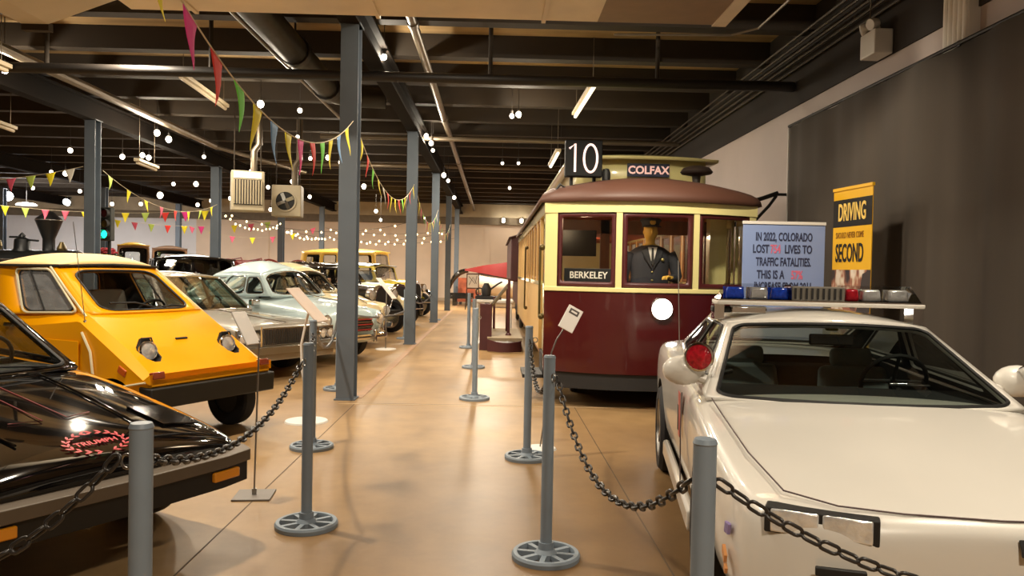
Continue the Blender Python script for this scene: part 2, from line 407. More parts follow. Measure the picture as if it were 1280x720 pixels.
for hx in (-6.1, -3.9, -.1, 2.2): h.cyl((hx, 10.6, 4.15), (hx, 10.6, ZC), .03, n=8)
h.objs('hanger_rod', m_joist, t)
for k, (py, pz, rr, lab) in enumerate(((17.2, 4.42, .05, 'nearer thin pale pipe crossing the hall high behind the near column'), (24.5, 4.78, .06, 'farther thin pale pipe crossing the hall above the tram roof'))):
    tag(MB().tube([(-3.9 if py < 18 else -9, py, pz), (4.1, py, pz)], rr, 10).obj('cross_conduit', m_gpipe), lab, 'pipe')
for k in range(5):
    tag(MB().tube([(4.08-.02*k, 4.2, 4.35+.09*k), (4.08-.02*k, 26, 4.35+.09*k)], .018, 6).obj('wall_conduit', M('dull_conduit', '#4a4238', .6, .2)), 'thin conduit in the bundle running along the top of the right wall', 'conduit', 'conduits along the right wall')
tag(MB().tube([(3.25, 4.0, 4.60), (3.25, 9.6, 4.60), (3.0, 9.9, 4.60), (1.5, 10.0, 4.60)], .016, 6).obj('bent_conduit', m_gpipe), 'slim conduit bending left under the ceiling near the right wall', 'conduit')
tag(MB().tube([(-6.95, 10.0, 4.5), (-7.05, 19.6, 4.5)], .075, 10).obj('ceiling_conduit', m_gpipe), 'long pale conduit on the ceiling above the yellow microcar', 'pipe')
tag(MB().tube([(-7.05, 19.4, 4.48), (-5.6, 22.8, 4.30)], .05, 10).obj('slanting_conduit', m_gpipe), 'short slanting pale conduit above the grilled heater', 'pipe')
t = thing('cable_tray', 'ribbed beige tray at the upper left picture edge', 'tray')
MB().bb((-7.1, 6.0, 4.05), (-5.8, 8.0, 4.09)).obj('tray_floor', m_gpipe, t, smooth=0)
MB().bb((-7.1, 6.0, 4.05), (-7.06, 8.0, 4.16)).bb((-5.84, 6.0, 4.05), (-5.8, 8.0, 4.16)).objs('rail', m_gpipe, t, smooth=0)
tag(t)
MB().cyl((-6.5, 7.0, 4.09), (-6.5, 7.0, ZC), .012, n=6).objs('hanger_rod', m_joist, t)
# unlit and lit tube lamps under the joists
m_tube = M('dim_tube', '#b8a98e', .5)
m_tubel = M('lit_tube', '#fff4dc', .5, emit=1.6)
def tube_lamp(x, y, z, rz, ln, lab, lit=False):
    t = thing('tube_lamp', lab, 'ceiling lamp', (x, y, z), rz, 'tube lamps under the ceiling')
    MB().bb((-.06, -ln/2, .03), (.06, ln/2, .09)).obj('housing', m_tube, t, smooth=0, bevel=.008)
    MB().cyl((0, -ln/2+.04, 0), (0, ln/2-.04, 0), .03, n=10).obj('tube', m_tubel if lit else m_tube, t)
    MB().cyl((0, -ln/2+.15, .09), (0, -ln/2+.15, ZC-z), .006, n=5).cyl((0, ln/2-.15, .09), (0, ln/2-.15, ZC-z), .006, n=5).objs('hanger', m_gpipe, t)
tube_lamp(-4.95, 13.2, 4.40, 0.05, 2.4, 'unlit tube lamp seen left of the pink pennant')
tube_lamp(-8.9, 13.5, 3.95, .12, 2.4, 'unlit tube lamp at the left edge below the bright bulb')
tube_lamp(-7.3, 16.3, 3.55, .1, 1.2, 'short unlit tube lamp just left of the grilled heater')
tube_lamp(1.42, 12.6, 4.28, 0.02, 2.3, 'hanging white tube lamp above and left of the route number box', True)
tube_lamp(1.30, 17.2, 4.0, 0, 2.2, 'second hanging white tube lamp farther back, beside the route number box', True)
tube_lamp(-6.55, 9.4, 4.05, .0, 2.2, 'tube lamp at the upper left corner beside the tapering duct')
# ------------------------------------------------------------ emergency light, heaters
m_plw = M('white_plastic', '#d9d6d0', .45)
t = thing('emergency_light', 'white two headed emergency light box on the upper right wall', 'emergency light', (4.13, 8.15, 3.86))
MB().bb((-.20, -.16, 0), (-.0, .16, .26)).obj('battery_box', m_plw, t, smooth=0, bevel=.012)
for sy in (-.06, .10):
    hd = MB().lathe([(0, 0), (.05, .0), (.065, .05), (.06, .09), (0, .09)], (-.13, sy, .34), (-.8, -.2 if sy < 0 else .3, -.25), 14).cyl((-.1, sy, .25), (-.12, sy, .33), .018, n=8).obj('lamp_head', m_plw, t)
MB().cyl((-.1, .15, .26), (-.1, .15, ZC-3.9), .008, n=6).obj('cord', m_gpipe, t)
m_beige = M('heater_enamel', '#93876f', .5, var=.06)
def heater(x, y, z, rz, w, d, h, name, lab):
    t = thing(name, lab, 'heater', (x, y, z), rz, 'unit heaters hung from the ceiling')
    MB().bb((-w/2, -d/2, 0), (w/2, d/2, h)).obj('cabinet', m_beige, t, smooth=0, bevel=.02)
    MB().cyl((-w*.4, 0, h), (-w*.4, 0, ZC-z), .012, n=6).cyl((w*.4, 0, h), (w*.4, 0, ZC-z), .012, n=6).objs('hanger_rod', m_joist, t)
    MB().tube([(w*.2, d*.3, h-.05), (w*.2, d*.3, h+.45), (w*.35, d*.3, h+.6), (w*.35, d*.3, ZC-z-.2)], .07, 10).obj('flue', m_gpipe, t)
    return t
w_, h_ = .64, .80
t = heater(-5.05, 15.8, 2.62, .35, w_, .5, h_, 'unit_heater', 'beige heater with upright grille slats hung from the ceiling')
MB().bb((-w_/2+.05, -.27, .12), (w_/2-.05, -.245, h_-.18)).obj('grille_back', m_dark, t, smooth=0)
sl = MB()
for k in range(11): sl.box((-w_/2+.06+k*(w_-.12)/10, -.28, h_/2-.03), (.018, .03, h_-.32), (0, 0, .5))
sl.obj('grille', m_beige, t, smooth=0)
MB().bb((-w_/2+.05, -.262, h_-.15), (w_/2-.06, -.25, h_-.03)).obj('bright_panel', M('heater_panel_pale', '#f6e6c4', .5), t, smooth=0)
t = heater(-4.55, 17.0, 2.60, .12, .62, .45, .68, 'fan_heater', 'grey boxy heater with a round fan, hung beside the grilled one')
MB().lathe([(.20, -.02), (.235, -.02), (.235, .02), (.20, .02)], (-.02, -.235, .33), (0, -1, 0), 24, True).obj('fan_ring', m_beige, t)
MB().cyl((-.02, -.228, .33), (-.02, -.232, .33), .2, n=24).obj('fan_opening', m_dark, t)
fb = MB()
for k in range(4):
    a = k*math.pi/2+.4; fb.box((-.02+.1*math.cos(a), -.245, .33+.1*math.sin(a)), (.17, .008, .09), (.5, -a, 0))
fb.obj('fan_blade', m_steel, t)
# ------------------------------------------------------------ chain barriers
POST_H = 1.05
def stanchion_proto():
    t = thing('chain_stanchion', 'x', 'barrier post', (0, 0, 0), 0, 'grey chain stanchions along the aisle')
    p = MB().cyl((0, 0, .03), (0, 0, POST_H), .031, n=20).obj('pole', m_post, t)
    MB().lathe([(0, 0), (.031, 0), (.033, .004), (.028, .016), (0, .018)], (0, 0, POST_H), n=20).obj('cap', m_post, t)
    b = MB().lathe([(.150, .0), (.178, .0), (.180, .022), (.172, .034), (.152, .034), (.148, .02)], n=36, closed=True)
    for k in range(8):
        a = k*math.pi/4+.2
        b.box((.1*math.cos(a), .1*math.sin(a), .018), (.12, .026, .026), (0, 0, a))
    b.lathe([(0, .0), (.062, .0), (.060, .03), (.042, .05), (.040, .085), (0, .085)], n=20)
    b.obj('spoked_base', m_post, t)
    cl = MB().tube([(.034+.02*math.cos(a)+.015, 0, .955+.02*math.sin(a)) for a in [k*math.pi/6 for k in range(12)]], .004, 6, True).obj('chain_ring', m_steel, t)
    return t
_post = stanchion_proto(); _used = []
def stanchion(x, y, label, rz=0):
    o = _post if not _used else copy_tree(_post); _used.append(1)
    o.location = (x, y, 0); o.rotation_euler = (0, 0, rz); o['label'] = label
    return o
stanchion(.57, 2.02, 'near grey barrier post standing in front of the white police car', 1.0)
stanchion(-.958, 2.12, 'near grey barrier post in front of the black sports car', 2.8)
stanchion(.30, 4.0, 'right barrier post whose whole spoked base shows in the foreground', -1.2)
stanchion(.292, 6.14, 'barrier post just behind the right foreground one, nearer the tram', 0)
stanchion(-1.06, 4.45, 'left barrier post whose whole spoked base shows in the foreground', -1.9)
stanchion(-1.49, 6.4, 'barrier post just behind the left foreground one, beside the curved sign stand', 1)
stanchion(-.2, 8.95, 'barrier post out in the middle of the aisle, beyond the floor joint', .5)
stanchion(-.29, 11.85, 'second post of the middle row, before the maroon boarding platform', .5)
stanchion(-.47, 14.9, 'farthest post of the middle row, at the maroon boarding platform', .5)
stanchion(-1.9, 9.5, 'barrier post behind the nearest steel column', .5)
stanchion(-1.9, 16.6, 'barrier post hidden behind the second steel column', .5)
stanchion(-1.74, 23.0, 'barrier post hidden behind the third steel column', .5)
stanchion(2.15, 1.75, 'barrier post off the right end of the near chain', .5)
stanchion(-1.98, 1.9, 'barrier post off the left end of the near chain', .5)
m_link = M('black_chain_plastic', '#2b2724', .38, var=.1)
def link_mesh(ln=.062, wd=.036, r=.0052):
    hw, hl = wd/2-r, ln/2-wd/2; pts = []
    for k in range(7): a = -math.pi/2+k*math.pi/6; pts.append((hl+hw*math.cos(a), hw*math.sin(a), 0))
    for k in range(7): a = math.pi/2+k*math.pi/6; pts.append((-hl+hw*math.cos(a), hw*math.sin(a), 0))
    mb = MB().tube(pts, r, 7, True); me = mb.mesh('link', 60); me.materials.append(m_link); return me
_link = link_mesh()
def chain(p0, p1, sag, label, stuff=False):
    p0, p1 = Vector(p0), Vector(p1)
    f = lambda t: p0.lerp(p1, t) - Vector((0, 0, 4*sag*t*(1-t)))
    pts = [f(k/200) for k in range(201)]; acc = [0]
    for a, b in zip(pts, pts[1:]): acc.append(acc[-1]+(b-a).length)
    pitch = .0505; n = int(acc[-1]/pitch); pitch = acc[-1]/n
    t = thing('barrier_chain', label, 'chain', p0, 0, 'black plastic barrier chains')
    for k in range(n):
        s = (k+.5)*pitch; j = max(0, min(199, int(np.searchsorted(acc, s))-1)); u = (s-acc[j])/max(1e-9, acc[j+1]-acc[j])
        p = pts[j].lerp(pts[j+1], u); d = (pts[j+1]-pts[j]).normalized()
        y = Vector((0, 0, 1)).cross(d).normalized(); z = d.cross(y)
        m = Matrix((d, y, z)).transposed() @ Matrix.Rotation(R(25 if k % 2 else 115), 3, 'X')
        o = bpy.data.objects.new('link', _link); C.objects.link(o); o.parent = t
        o.matrix_local = Matrix.Translation(p-p0) @ m.to_4x4()
    return t
CH = .955
chain((.34, 3.98, CH), (.545, 2.06, .945), .30, 'black chain hanging between the right foreground post and the post before the police car')
chain((.60, 2.02, CH), (2.12, 1.76, CH), .26, 'black chain crossing in front of the white police car')
chain((.297, 6.1, CH), (.30, 4.04, CH), .22, 'short looking black chain between the two right hand posts beside the tram')
chain((-1.0, 2.08, CH+.03), (-1.95, 1.9, CH), .30, 'black chain falling to the lower left corner before the black sports car')
chain((-.95, 2.16, .955), (-1.09, 4.41, CH), .16, 'black chain between the near left post and the left foreground post')
chain((-1.07, 4.5, CH), (-1.48, 6.36, CH), .18, 'black chain hanging behind the left foreground post by the curved stand')
def far_chain(p0, p1, sag, label):
    p0, p1 = Vector(p0), Vector(p1)
    pts = [p0.lerp(p1, k/24)-Vector((0, 0, 4*sag*(k/24)*(1-k/24))) for k in range(25)]
    tag(MB().tube(pts, .017, 6).obj('barrier_chain', m_link), label, 'chain', 'black plastic barrier chains')
far_chain((-1.48, 6.44, CH), (-1.89, 9.46, CH), .25, 'far black chain leading to the nearest steel column')
far_chain((-1.88, 9.54, CH), (-1.88, 16.56, .62), .10, 'far black chain between the nearest and second steel columns')
far_chain((-1.87, 16.64, CH), (-1.76, 22.96, CH), .30, 'far black chain past the second steel column')
# ------------------------------------------------------------ sign stands
m_print = M('printed_card', '#cdb9aa', .6, var=.05)
def sign_panel(t, c, w, h, rx, ry, rz, lines, mat=m_white):
    e = Euler((rx, ry, rz)); o = MB().box((0, 0, 0), (w, h, .012)).obj('sign_panel', mat, t, smooth=0, bevel=.003)
    o.location = c; o.rotation_euler = e
    if lines:
        l = MB()
        for k in range(lines):
            l.box((0, h*(.36-.72*k/max(1, lines-1)), .0068), (w*(.78 if k % 3 else .6), h*.03, .001))
        q = l.obj('print', M('faded_print', '#8f857d', .7), o, smooth=0)
    return o
t = thing('sign_stand', 'thin sign stand on a square plate in front of the yellow microcar', 'sign stand', (-1.54, 5.03, 0), .1)
MB().bb((-.12, -.12, 0), (.12, .12, .012)).obj('base', M('plate_grey', '#77706a', .5), t, smooth=0, bevel=.003)
MB().cyl((0, 0, .012), (0, 0, .05), .016, n=12).cyl((0, 0, .05), (.02, 0, 1.02), .006, n=8).obj('pole', m_steel, t)
sign_panel(t, (-.06, -.02, 1.10), .24, .13, 0, R(58), R(-28), 0)
t = thing('sign_stand', 'white sign stand with a curved stem and round base near the silver car', 'sign stand', (-1.80, 7.5, 0))
MB().lathe([(0, 0), (.21, 0), (.20, .014), (.04, .022), (0, .022)], n=28).obj('base', m_plw, t)
MB().tube([(.04, 0, .02), (.0, 0, .25), (-.05, 0, .5), (-.06, 0, .75), (-.02, 0, .95), (.02, 0, 1.12)], .012, 8).obj('stem', m_plw, t)
sign_panel(t, (.0, -.02, 1.14), .44, .30, 0, R(46), R(-8), 0, m_print)
t = thing('sign_stand', 'far sign stand with a slanted card beside the second steel column', 'sign stand', (-2.0, 14.4, 0))
MB().lathe([(0, 0), (.2, 0), (.19, .014), (.03, .02), (0, .02)], n=24).obj('base', m_plw, t)
MB().cyl((0, 0, .02), (0, 0, 1.1), .012, n=8).obj('stem', m_steel, t)
sign_panel(t, (-.0, -.02, 1.14), .50, .30, 0, R(50), R(-8), 0)
t = thing('sign_stand', 'thin stand holding a small white card in front of the tram', 'sign stand', (.42, 6.48, 0))
MB().lathe([(0, 0), (.14, 0), (.13, .012), (.03, .018), (0, .018)], n=24).obj('base', m_plw, t)
MB().tube([(0, 0, .02), (.06, 0, .5), (.08, 0, .82), (.12, 0, .93), (.20, 0, 1.06)], .006, 8).obj('stem', m_steel, t)
o = sign_panel(t, (.235, -.02, 1.11), .135, .21, R(70), R(0), R(0), 0)
o.rotation_euler = Matrix.Rotation(R(-30), 3, 'Y').to_euler(); o.rotation_euler = (Matrix.Rotation(R(28), 3, 'Y') @ Matrix.Rotation(R(78), 3, 'X')).to_euler()
MB().box((.0, .062, .0068), (.085, .045, .001)).obj('emblem', M('emblem_grey', '#544c4a', .6), o, smooth=0)
MB().box((.0, .062, .0078), (.055, .016, .001)).obj('emblem_bar', m_white, o, smooth=0)
# ------------------------------------------------------------ curtain and banners by the right wall
m_curt = M('black_curtain', '#504840', .95, var=.12, scale=1.2, stretch=(1, 3, .2))
def curt(u, v):
    y = 10.25-(10.25+2.5)*u
    w = .05*math.sin(y*5.1)+.03*math.sin(y*11.3+1)+.02*math.sin(y*2.2)
    return Vector((3.93+w*(.35+.65*(1-v)), y, .03+(3.50-.03)*v))
t = thing('curtain', 'tall black curtain hanging along the right wall behind the police car', 'curtain', (0, 0, 0))
MB().grid(curt, 260, 6).obj('drape', m_curt, t, smooth=60, solid=.012)
MB().tube([(3.93, 10.28, 3.52), (3.93, -2.5, 3.52)], .02, 8).obj('rod', m_pipe, t)
MB().tube([(3.93, 10.28, 3.50), (3.95, 10.3, 0.02)], .012, 6).obj('edge_trim', m_plw, t)
cp = MB()
for y in (9.5, 6.5, 3.5, .5): cp.bb((3.92, y-.02, 3.49), (XR, y+.02, 3.54))
cp.obj('bracket', m_pipe, t, smooth=0)
def banner(name, label, x, y, rz, w, h):
    t = thing(name, label, 'banner', (x, y, 0), rz)
    MB().bb((-w/2, -.06, 0), (w/2, .08, .09)).obj('base', m_steel, t, smooth=0, bevel=.01)
    MB().cyl((0, .05, .09), (0, .05, h), .01, n=8).obj('support_pole', m_steel, t)
    return t
bw, bh = .84, 2.03
t = banner('roll_up_banner', 'blue roll-up banner with dark text about traffic deaths behind the light bar', 2.94, 7.75, 0, bw, bh)
b = MB().bb((-bw/2, -.004, .09), (bw/2, .004, bh)).obj('print_sheet', M('banner_blue', '#8296c4', .55), t, smooth=0)
MB().bb((-bw/2-.005, -.014, bh), (bw/2+.005, .014, bh+.03)).obj('top_rail', m_plw, t, smooth=0)
m_nav = M('banner_dark_text', '#2c3350', .6); m_pinkt = M('banner_pink_text', '#d06a86', .6)
q = R(90)
rows = [(1.90, [('IN 2022, COLORADO', 0, m_nav)]), (1.775, [('LOST', -.235, m_nav), ('754', -.085, m_pinkt), ('LIVES TO', .15, m_nav)]),
        (1.645, [('TRAFFIC FATALITIES.', 0, m_nav)]), (1.515, [('THIS IS A', -.13, m_nav), ('57%', .14, m_pinkt)]), (1.395, [('INCREASE FROM 2011', 0, m_nav)])]
for z, parts in rows:
    for (s, x, mm) in parts: text('lettering', s, .118, mm, t, (x, -.006, z), (q, 0, 0), .0015, sx=.52 if len(s) > 10 else .60, bold=.003)
t = banner('roll_up_banner', 'tall yellow and black roll-up banner reading DRIVING and SECOND by the curtain', 3.455, 7.36, R(-84), .66, 2.36)
bw, bh = .66, 2.36
m_byel = M('banner_yellow', '#e0ac1c', .5)
MB().bb((-bw/2, -.004, .09), (bw/2, .004, bh)).obj('print_sheet', m_byel, t, smooth=0)
MB().bb((-bw/2, -.0055, 2.00), (bw/2, -.0045, 2.27)).obj('black_field', m_ink, t, smooth=0)
MB().bb((-bw/2-.005, -.014, bh), (bw/2+.005, .014, bh+.03)).obj('top_rail', m_byel, t, smooth=0)
text('lettering', 'DRIVING', .24, M('banner_gold_text', '#ecc868', .5), t, (0, -.008, 2.135), (q, 0, 0), .0015, sx=.50, bold=.004)
text('lettering', 'SHOULD NEVER COME', .085, M('banner_brown_text', '#8a5c12', .6), t, (-.03, -.008, 1.915), (q, 0, 0), .0015, sx=.55)
text('lettering', 'SECOND', .25, m_ink, t, (-.03, -.008, 1.735), (q, 0, 0), .0015, sx=.48, bold=.004)
def photo_mat():
    m = bpy.data.materials.new('banner_photo'); m.use_nodes = True; nt = m.node_tree; L = nt.links
    tc = nt.nodes.new('ShaderNodeTexCoord'); n = nt.nodes.new('ShaderNodeTexNoise'); n.inputs['Scale'].default_value = 5
    mp = nt.nodes.new('ShaderNodeMapping'); mp.inputs['Rotation'].default_value = (0, .6, 0); mp.inputs['Scale'].default_value = (1.8, 1, .9)
    L.new(tc.outputs['Object'], mp.inputs[0]); L.new(mp.outputs[0], n.inputs['Vector'])
    r = nt.nodes.new('ShaderNodeValToRGB'); r.color_ramp.interpolation = 'LINEAR'; e = r.color_ramp.elements
    e[0].position = .38; e[0].color = (*lin('#3a302c'), 1); e[1].position = .62; e[1].color = (*lin('#d8cab8'), 1)
    x = e.new(.48); x.color = (*lin('#a06a50'), 1); x = e.new(.54); x.color = (*lin('#c8b49a'), 1)
    L.new(n.outputs['Fac'], r.inputs['Fac']); L.new(r.outputs[0], nt.nodes['Principled BSDF'].inputs['Base Color'])
    return m
MB().bb((-bw/2, -.0055, .95), (bw/2, -.0045, 1.58)).obj('photo_print', photo_mat(), t, smooth=0)
# two arms shaking hands, as shapes on the printed photo
MB().prism([(-.28, -.0062, 1.38), (-.20, -.0062, 1.40), (.06, -.0062, 1.16), (.10, -.0062, 1.04), (.02, -.0062, 1.04)], (0, .0006, 0)).obj('printed_arm', M('print_skin', '#94604a', .6), t, smooth=0)
MB().prism([(.33, -.0062, 1.58), (.20, -.0062, 1.54), (.14, -.0062, 1.25), (.06, -.0062, 1.06), (.16, -.0062, 1.02), (.33, -.0062, 1.2)], (0, .0006, 0)).obj('printed_sleeve', M('print_sleeve', '#3c3430', .6), t, smooth=0)
# coil of dark cables and a lamp clamped behind the blue banner
t = thing('cable_coil', 'dark coiled cable hanging between the tram roof and the blue banner', 'cable', (3.80, 10.6, 2.36))
MB().tube([(-.62, .1, -.02), (-.4, .0, .12), (-.1, .0, .22), (.12, 0, .3)], .03, 8).tube([(-.5, 0, .02), (-.35, 0, -.12), (-.2, 0, -.1), (0, 0, .12), (.1, 0, .26)], .022, 8).obj('cable', m_black, t)
MB().lathe([(0, 0), (.1, .01), (.14, .09), (.05, .17), (0, .17)], (-.47, 0, -.02), (-.3, -1, -.5), 16).obj('lamp_can', m_black, t)
MB().cyl((.1, 0, .28), (.34, 0, .28), .02, n=8).obj('wall_hook', m_black, t)
# ------------------------------------------------------------ vehicle building kit (local axes: x forward, y left, z up, nose at x = 0)
def paint(name, col, rough=.28, metal=0.0, var=.02): return M(name, col, rough, metal, coat=.9, var=var, scale=1.5)
def section(x, w, zb, zm, zs, zc, sh=.93):
    h = [(0, zb), (.8*w, zb), (.97*w, zb+.05), (w, zm), (.985*w, zs-.055), (sh*w, zs), (.5*w, zs+.8*(zc-zs)), (0, zc)]
    return [Vector((x, y, z)) for y, z in h] + [Vector((x, -y, z)) for y, z in h[-2:0:-1]]
def lower_body(name, mat, root, st, sub=2, crease=()):
    mb = MB().loft([section(*s) for s in st])
    o = mb.obj(name, mat, root, sub=0)
    if crease:   # crease these rows (ring indices) and both end rings
        me = o.data; at = me.attributes.new('crease_edge', 'FLOAT', 'EDGE'); n = 14
        for e in me.edges:
            a, b = e.vertices
            if a//n == b//n and (a//n in crease): at.data[e.index].value = crease[a//n] if isinstance(crease, dict) else .8
    q = o.modifiers.new('sub', 'SUBSURF'); q.levels = q.render_levels = sub
    bake(o); return o
WDZ = 0.0   # how far the wheels reach below the body frame's zero
def arch_cutters(wheels, gap=.055, depth=.34):
    out = []
    for (x, y, r, w) in wheels:
        s = 1 if y > 0 else -1
        out.append(MB().cyl((x, y-s*(depth-w), r-WDZ), (x, y+s*.4, r-WDZ), r+gap, n=36))
    return out
def wheel(root, x, y, r, w, rim_col, rr=.62, style='steel', white=False):
    s = 1 if y > 0 else -1; R0 = r; z = r-WDZ
    t = MB().lathe([(r*rr, -w/2), (r*.9, -w/2), (r*.985, -w*.38), (r, -w*.2), (r, w*.2), (r*.985, w*.38), (r*.9, w/2), (r*rr, w/2)], (x, y, z), (0, s, 0), 40, True)
    g = MB()
    o = t.obj('wheel', m_tire, root)
    q = MB().lathe([(0, w*.30), (r*.12, w*.36), (r*.14, w*.28), (r*.3, w*.2), (r*rr*.86, w*.3), (r*rr*.97, w*.48), (r*rr+.004, w*.46), (r*rr+.004, -w*.4), (0, -w*.4)], (x, y, z), (0, s, 0), 32)
    if style == 'spoke':
        for k in range(5):
            a = k*2*math.pi/5; m = (x+r*rr*.5*math.cos(a), y+s*w*.36, z+r*rr*.5*math.sin(a)); q.box(m, (r*rr*.95, .03, r*.17), (0, -a, 0))
    if style == 'cap': q.sph((x, y+s*w*.3, z), r*.34, (1, .3, 1), 18)
    if style == 'wire':
        for k in range(20):
            a = k*math.pi/10; q.cyl((x+r*.1*math.cos(a), y+s*w*.46, z+r*.1*math.sin(a)), (x+r*rr*.95*math.cos(a), y+s*w*.36, z+r*rr*.95*math.sin(a)), .006, n=5)
    q.obj('rim', rim_col, o)
    if white: MB().lathe([(r*.66, w*.5), (r*.86, w*.505), (r*.86, w*.495), (r*.66, w*.49)], (x, y, z), (0, s, 0), 36, True).obj('white_wall', m_plw, o)
    return o
def quadP(bl, br, tr, tl, bb=(0, 0, 0), bt=(0, 0, 0)):
    bl, br, tr, tl, bb, bt = map(Vector, (bl, br, tr, tl, bb, bt))
    return lambda u, v: bl.lerp(br, u).lerp(tl.lerp(tr, u), v) + (bb*(1-v)+bt*v)*(4*u*(1-u))
def win_loops(cell, hole, r):
    (a0, a1, b0, b1), (u0, u1, v0, v1) = cell, hole
    ru, rv = r*(u1-u0), r*(v1-v0)
    cs = [(u0, v0, u0+ru, v0+rv, 180), (u1, v0, u1-ru, v0+rv, 270), (u1, v1, u1-ru, v1-rv, 0), (u0, v1, u0+ru, v1-rv, 90)]
    oc = [(a0, b0), (a1, b0), (a1, b1), (a0, b1)]
    arc = lambda c, a: (c[2]+ru*math.cos(R(a)), c[3]+rv*math.sin(R(a)))
    inn, out = [], []
    for i in range(4):
        c, d = cs[i], cs[(i+1) % 4]
        p = [arc(c, c[4]+45+15*k) for k in range(4)]; q = [arc(d, d[4]+15*k) for k in range(3)]
        mid = [(p[-1][0]+(q[0][0]-p[-1][0])*k/6, p[-1][1]+(q[0][1]-p[-1][1])*k/6) for k in range(1, 6)]
        seg = p+mid+q; n = len(seg)
        inn += seg; e, f = oc[i], oc[(i+1) % 4]
        out += [(e[0]+(f[0]-e[0])*k/n, e[1]+(f[1]-e[1])*k/n) for k in range(n)]
    return out, inn
def win_panel(root, P, holes, mat, glass, r=.12, thick=.028, seal=None, sr=.011, name='window_frame', pane='window_pane', ctr=None):
    fr = MB(); hs = sorted(holes); prev = 0.0
    panes = []
    for i, h in enumerate(hs):
        nxt = (h[1]+hs[i+1][0])/2 if i+1 < len(hs) else 1.0
        out, inn = win_loops((prev, nxt, 0, 1), h, r); prev = nxt
        vo = [fr.b.verts.new(P(*p)) for p in out]; vi = [fr.b.verts.new(P(*p)) for p in inn]; n = len(vo)
        vm = [fr.b.verts.new(P((a[0]+b[0])/2, (a[1]+b[1])/2)) for a, b in zip(out, inn)]
        for k in range(n):
            j = (k+1) % n
            fr.b.faces.new((vo[k], vo[j], vm[j], vm[k])); fr.b.faces.new((vm[k], vm[j], vi[j], vi[k]))
        panes.append((h, inn))
    bmesh.ops.remove_doubles(fr.b, verts=fr.b.verts, dist=1e-5)
    fo = fr.obj(name, mat, root, smooth=40, solid=thick)
    if ctr is not None:   # skin faces outwards, the inner skin gets the cabin lining
        c = Vector(ctr); me = fo.data
        if sum((p.normal.dot(p.center-c))*p.area for p in me.polygons) < 0: me.flip_normals()
        me.materials.append(m_int); fo.modifiers['solid'].material_offset = 1
    for h, inn in panes:
        g = MB(); cu, cv = (h[0]+h[1])/2, (h[2]+h[3])/2
        rings = [[(cu+(p[0]-cu)*s, cv+(p[1]-cv)*s) for p in inn] for s in (1.0, .7, .4)]
        vv = [[g.b.verts.new(P(*p)) for p in rg] for rg in rings]; c = g.b.verts.new(P(cu, cv)); n = len(inn)
        for a, b in zip(vv, vv[1:]):
            for k in range(n): g.b.faces.new((a[k], a[(k+1) % n], b[(k+1) % n], b[k]))
        for k in range(n): g.b.faces.new((vv[-1][k], vv[-1][(k+1) % n], c))
        po = g.obj(pane, glass, root, smooth=60)
        if seal: MB().tube([P(*p) for p in inn], sr, 6, True).obj('window_seal', seal, po)
    return fo
def mir(p): return (p[0], -p[1], p[2])
def greenhouse(root, mat, glass, wb, wt, rt, rb, side=((.06, .94, .12, .9),), wh=(.05, .95, .06, .93), bh=(.06, .94, .1, .9), bul=.07, crown=.05, roof_mat=None, seal=None, r=.12, side_b=None, gside=None, rr=.12):
    """wb/wt windscreen base/top, rt/rb backlight top/base : left hand (+y) corner points"""
    ctr = ((wb[0]+rb[0])/2, 0, (wb[2]+wt[2])/2)
    ws = quadP(mir(wb), wb, wt, mir(wt), (bul*1.3, 0, 0), (bul, 0, crown*.55))
    win_panel(root, ws, [wh], mat, glass, r, seal=seal, name='windscreen_frame', pane='windscreen', ctr=ctr)
    bl = quadP(rb, mir(rb), mir(rt), rt, (-bul*.8, 0, 0), (-bul*.6, 0, crown*.55))
    win_panel(root, bl, [bh], mat, glass, r, seal=seal, name='rear_window_frame', pane='rear_window', ctr=ctr)
    for s in (1, -1):
        f = (lambda p: p) if s == 1 else mir
        P = quadP(f(wb), f(rb), f(rt), f(wt), (0, s*.03, 0), (0, s*.012, 0))
        win_panel(root, P, list(side), mat, gside or glass, r, seal=seal, sr=.009, name='side_window_frame', pane='side_window', ctr=ctr)
    def roof(u, v):
        a = ws(u, 1); b = bl(1-u, 1)
        p = a.lerp(b, v); p.z += crown*(1-(2*u-1)**2)*.9*math.sin(math.pi*v)**.8; return p
    return MB().grid(roof, 16, 10).obj('roof', roof_mat or mat, root, smooth=60, solid=.02)
def seats(root, mat, xs, ys, z, w=.46, h=.62, head=True, lean=-.25):
    for x in xs:
        for y in ys:
            b = MB().box((0, 0, h/2), (.13, w, h), taper=.86)
            if head: b.box((-.01, 0, h+.06), (.09, w*.55, .13))
            o = b.obj('seat', mat, root, smooth=50, bevel=.035); o.location = (x, y, z); o.rotation_euler = (0, lean, 0)
def steering(root, x, y, z, r=.19, mat=None):
    m = Matrix.Translation((x, y, z)) @ Euler((0, R(-62), 0)).to_matrix().to_4x4()
    w = MB().tube([m @ Vector((r*math.cos(k*math.pi/12), r*math.sin(k*math.pi/12), 0)) for k in range(24)], .013, 8, True)
    w.cyl(m @ Vector((-r, 0, 0)), m @ Vector((r, 0, 0)), .011, n=6).cyl(m @ Vector((0, -r, 0)), m @ Vector((0, r, 0)), .011, n=6)
    w.cyl(m @ Vector((0, 0, .02)), m @ Vector((0, 0, -.3)), .022, n=8).obj('steering_wheel', mat or m_black, root)
def lamp(root, c, d, r, name='headlight', ring=m_chrome, lens=m_lens, depth=.06):
    o = MB().lathe([(r, -depth), (r*1.12, -depth), (r*1.14, .004), (r*1.02, .016), (r*.96, .004)], c, d, 24).obj(name, ring, root)
    MB().lathe([(0, .022), (r*.5, .016), (r*.98, .0), (r*.98, -depth*.8), (0, -depth*.8)], c, d, 24).obj('lens', lens, o)
    return o
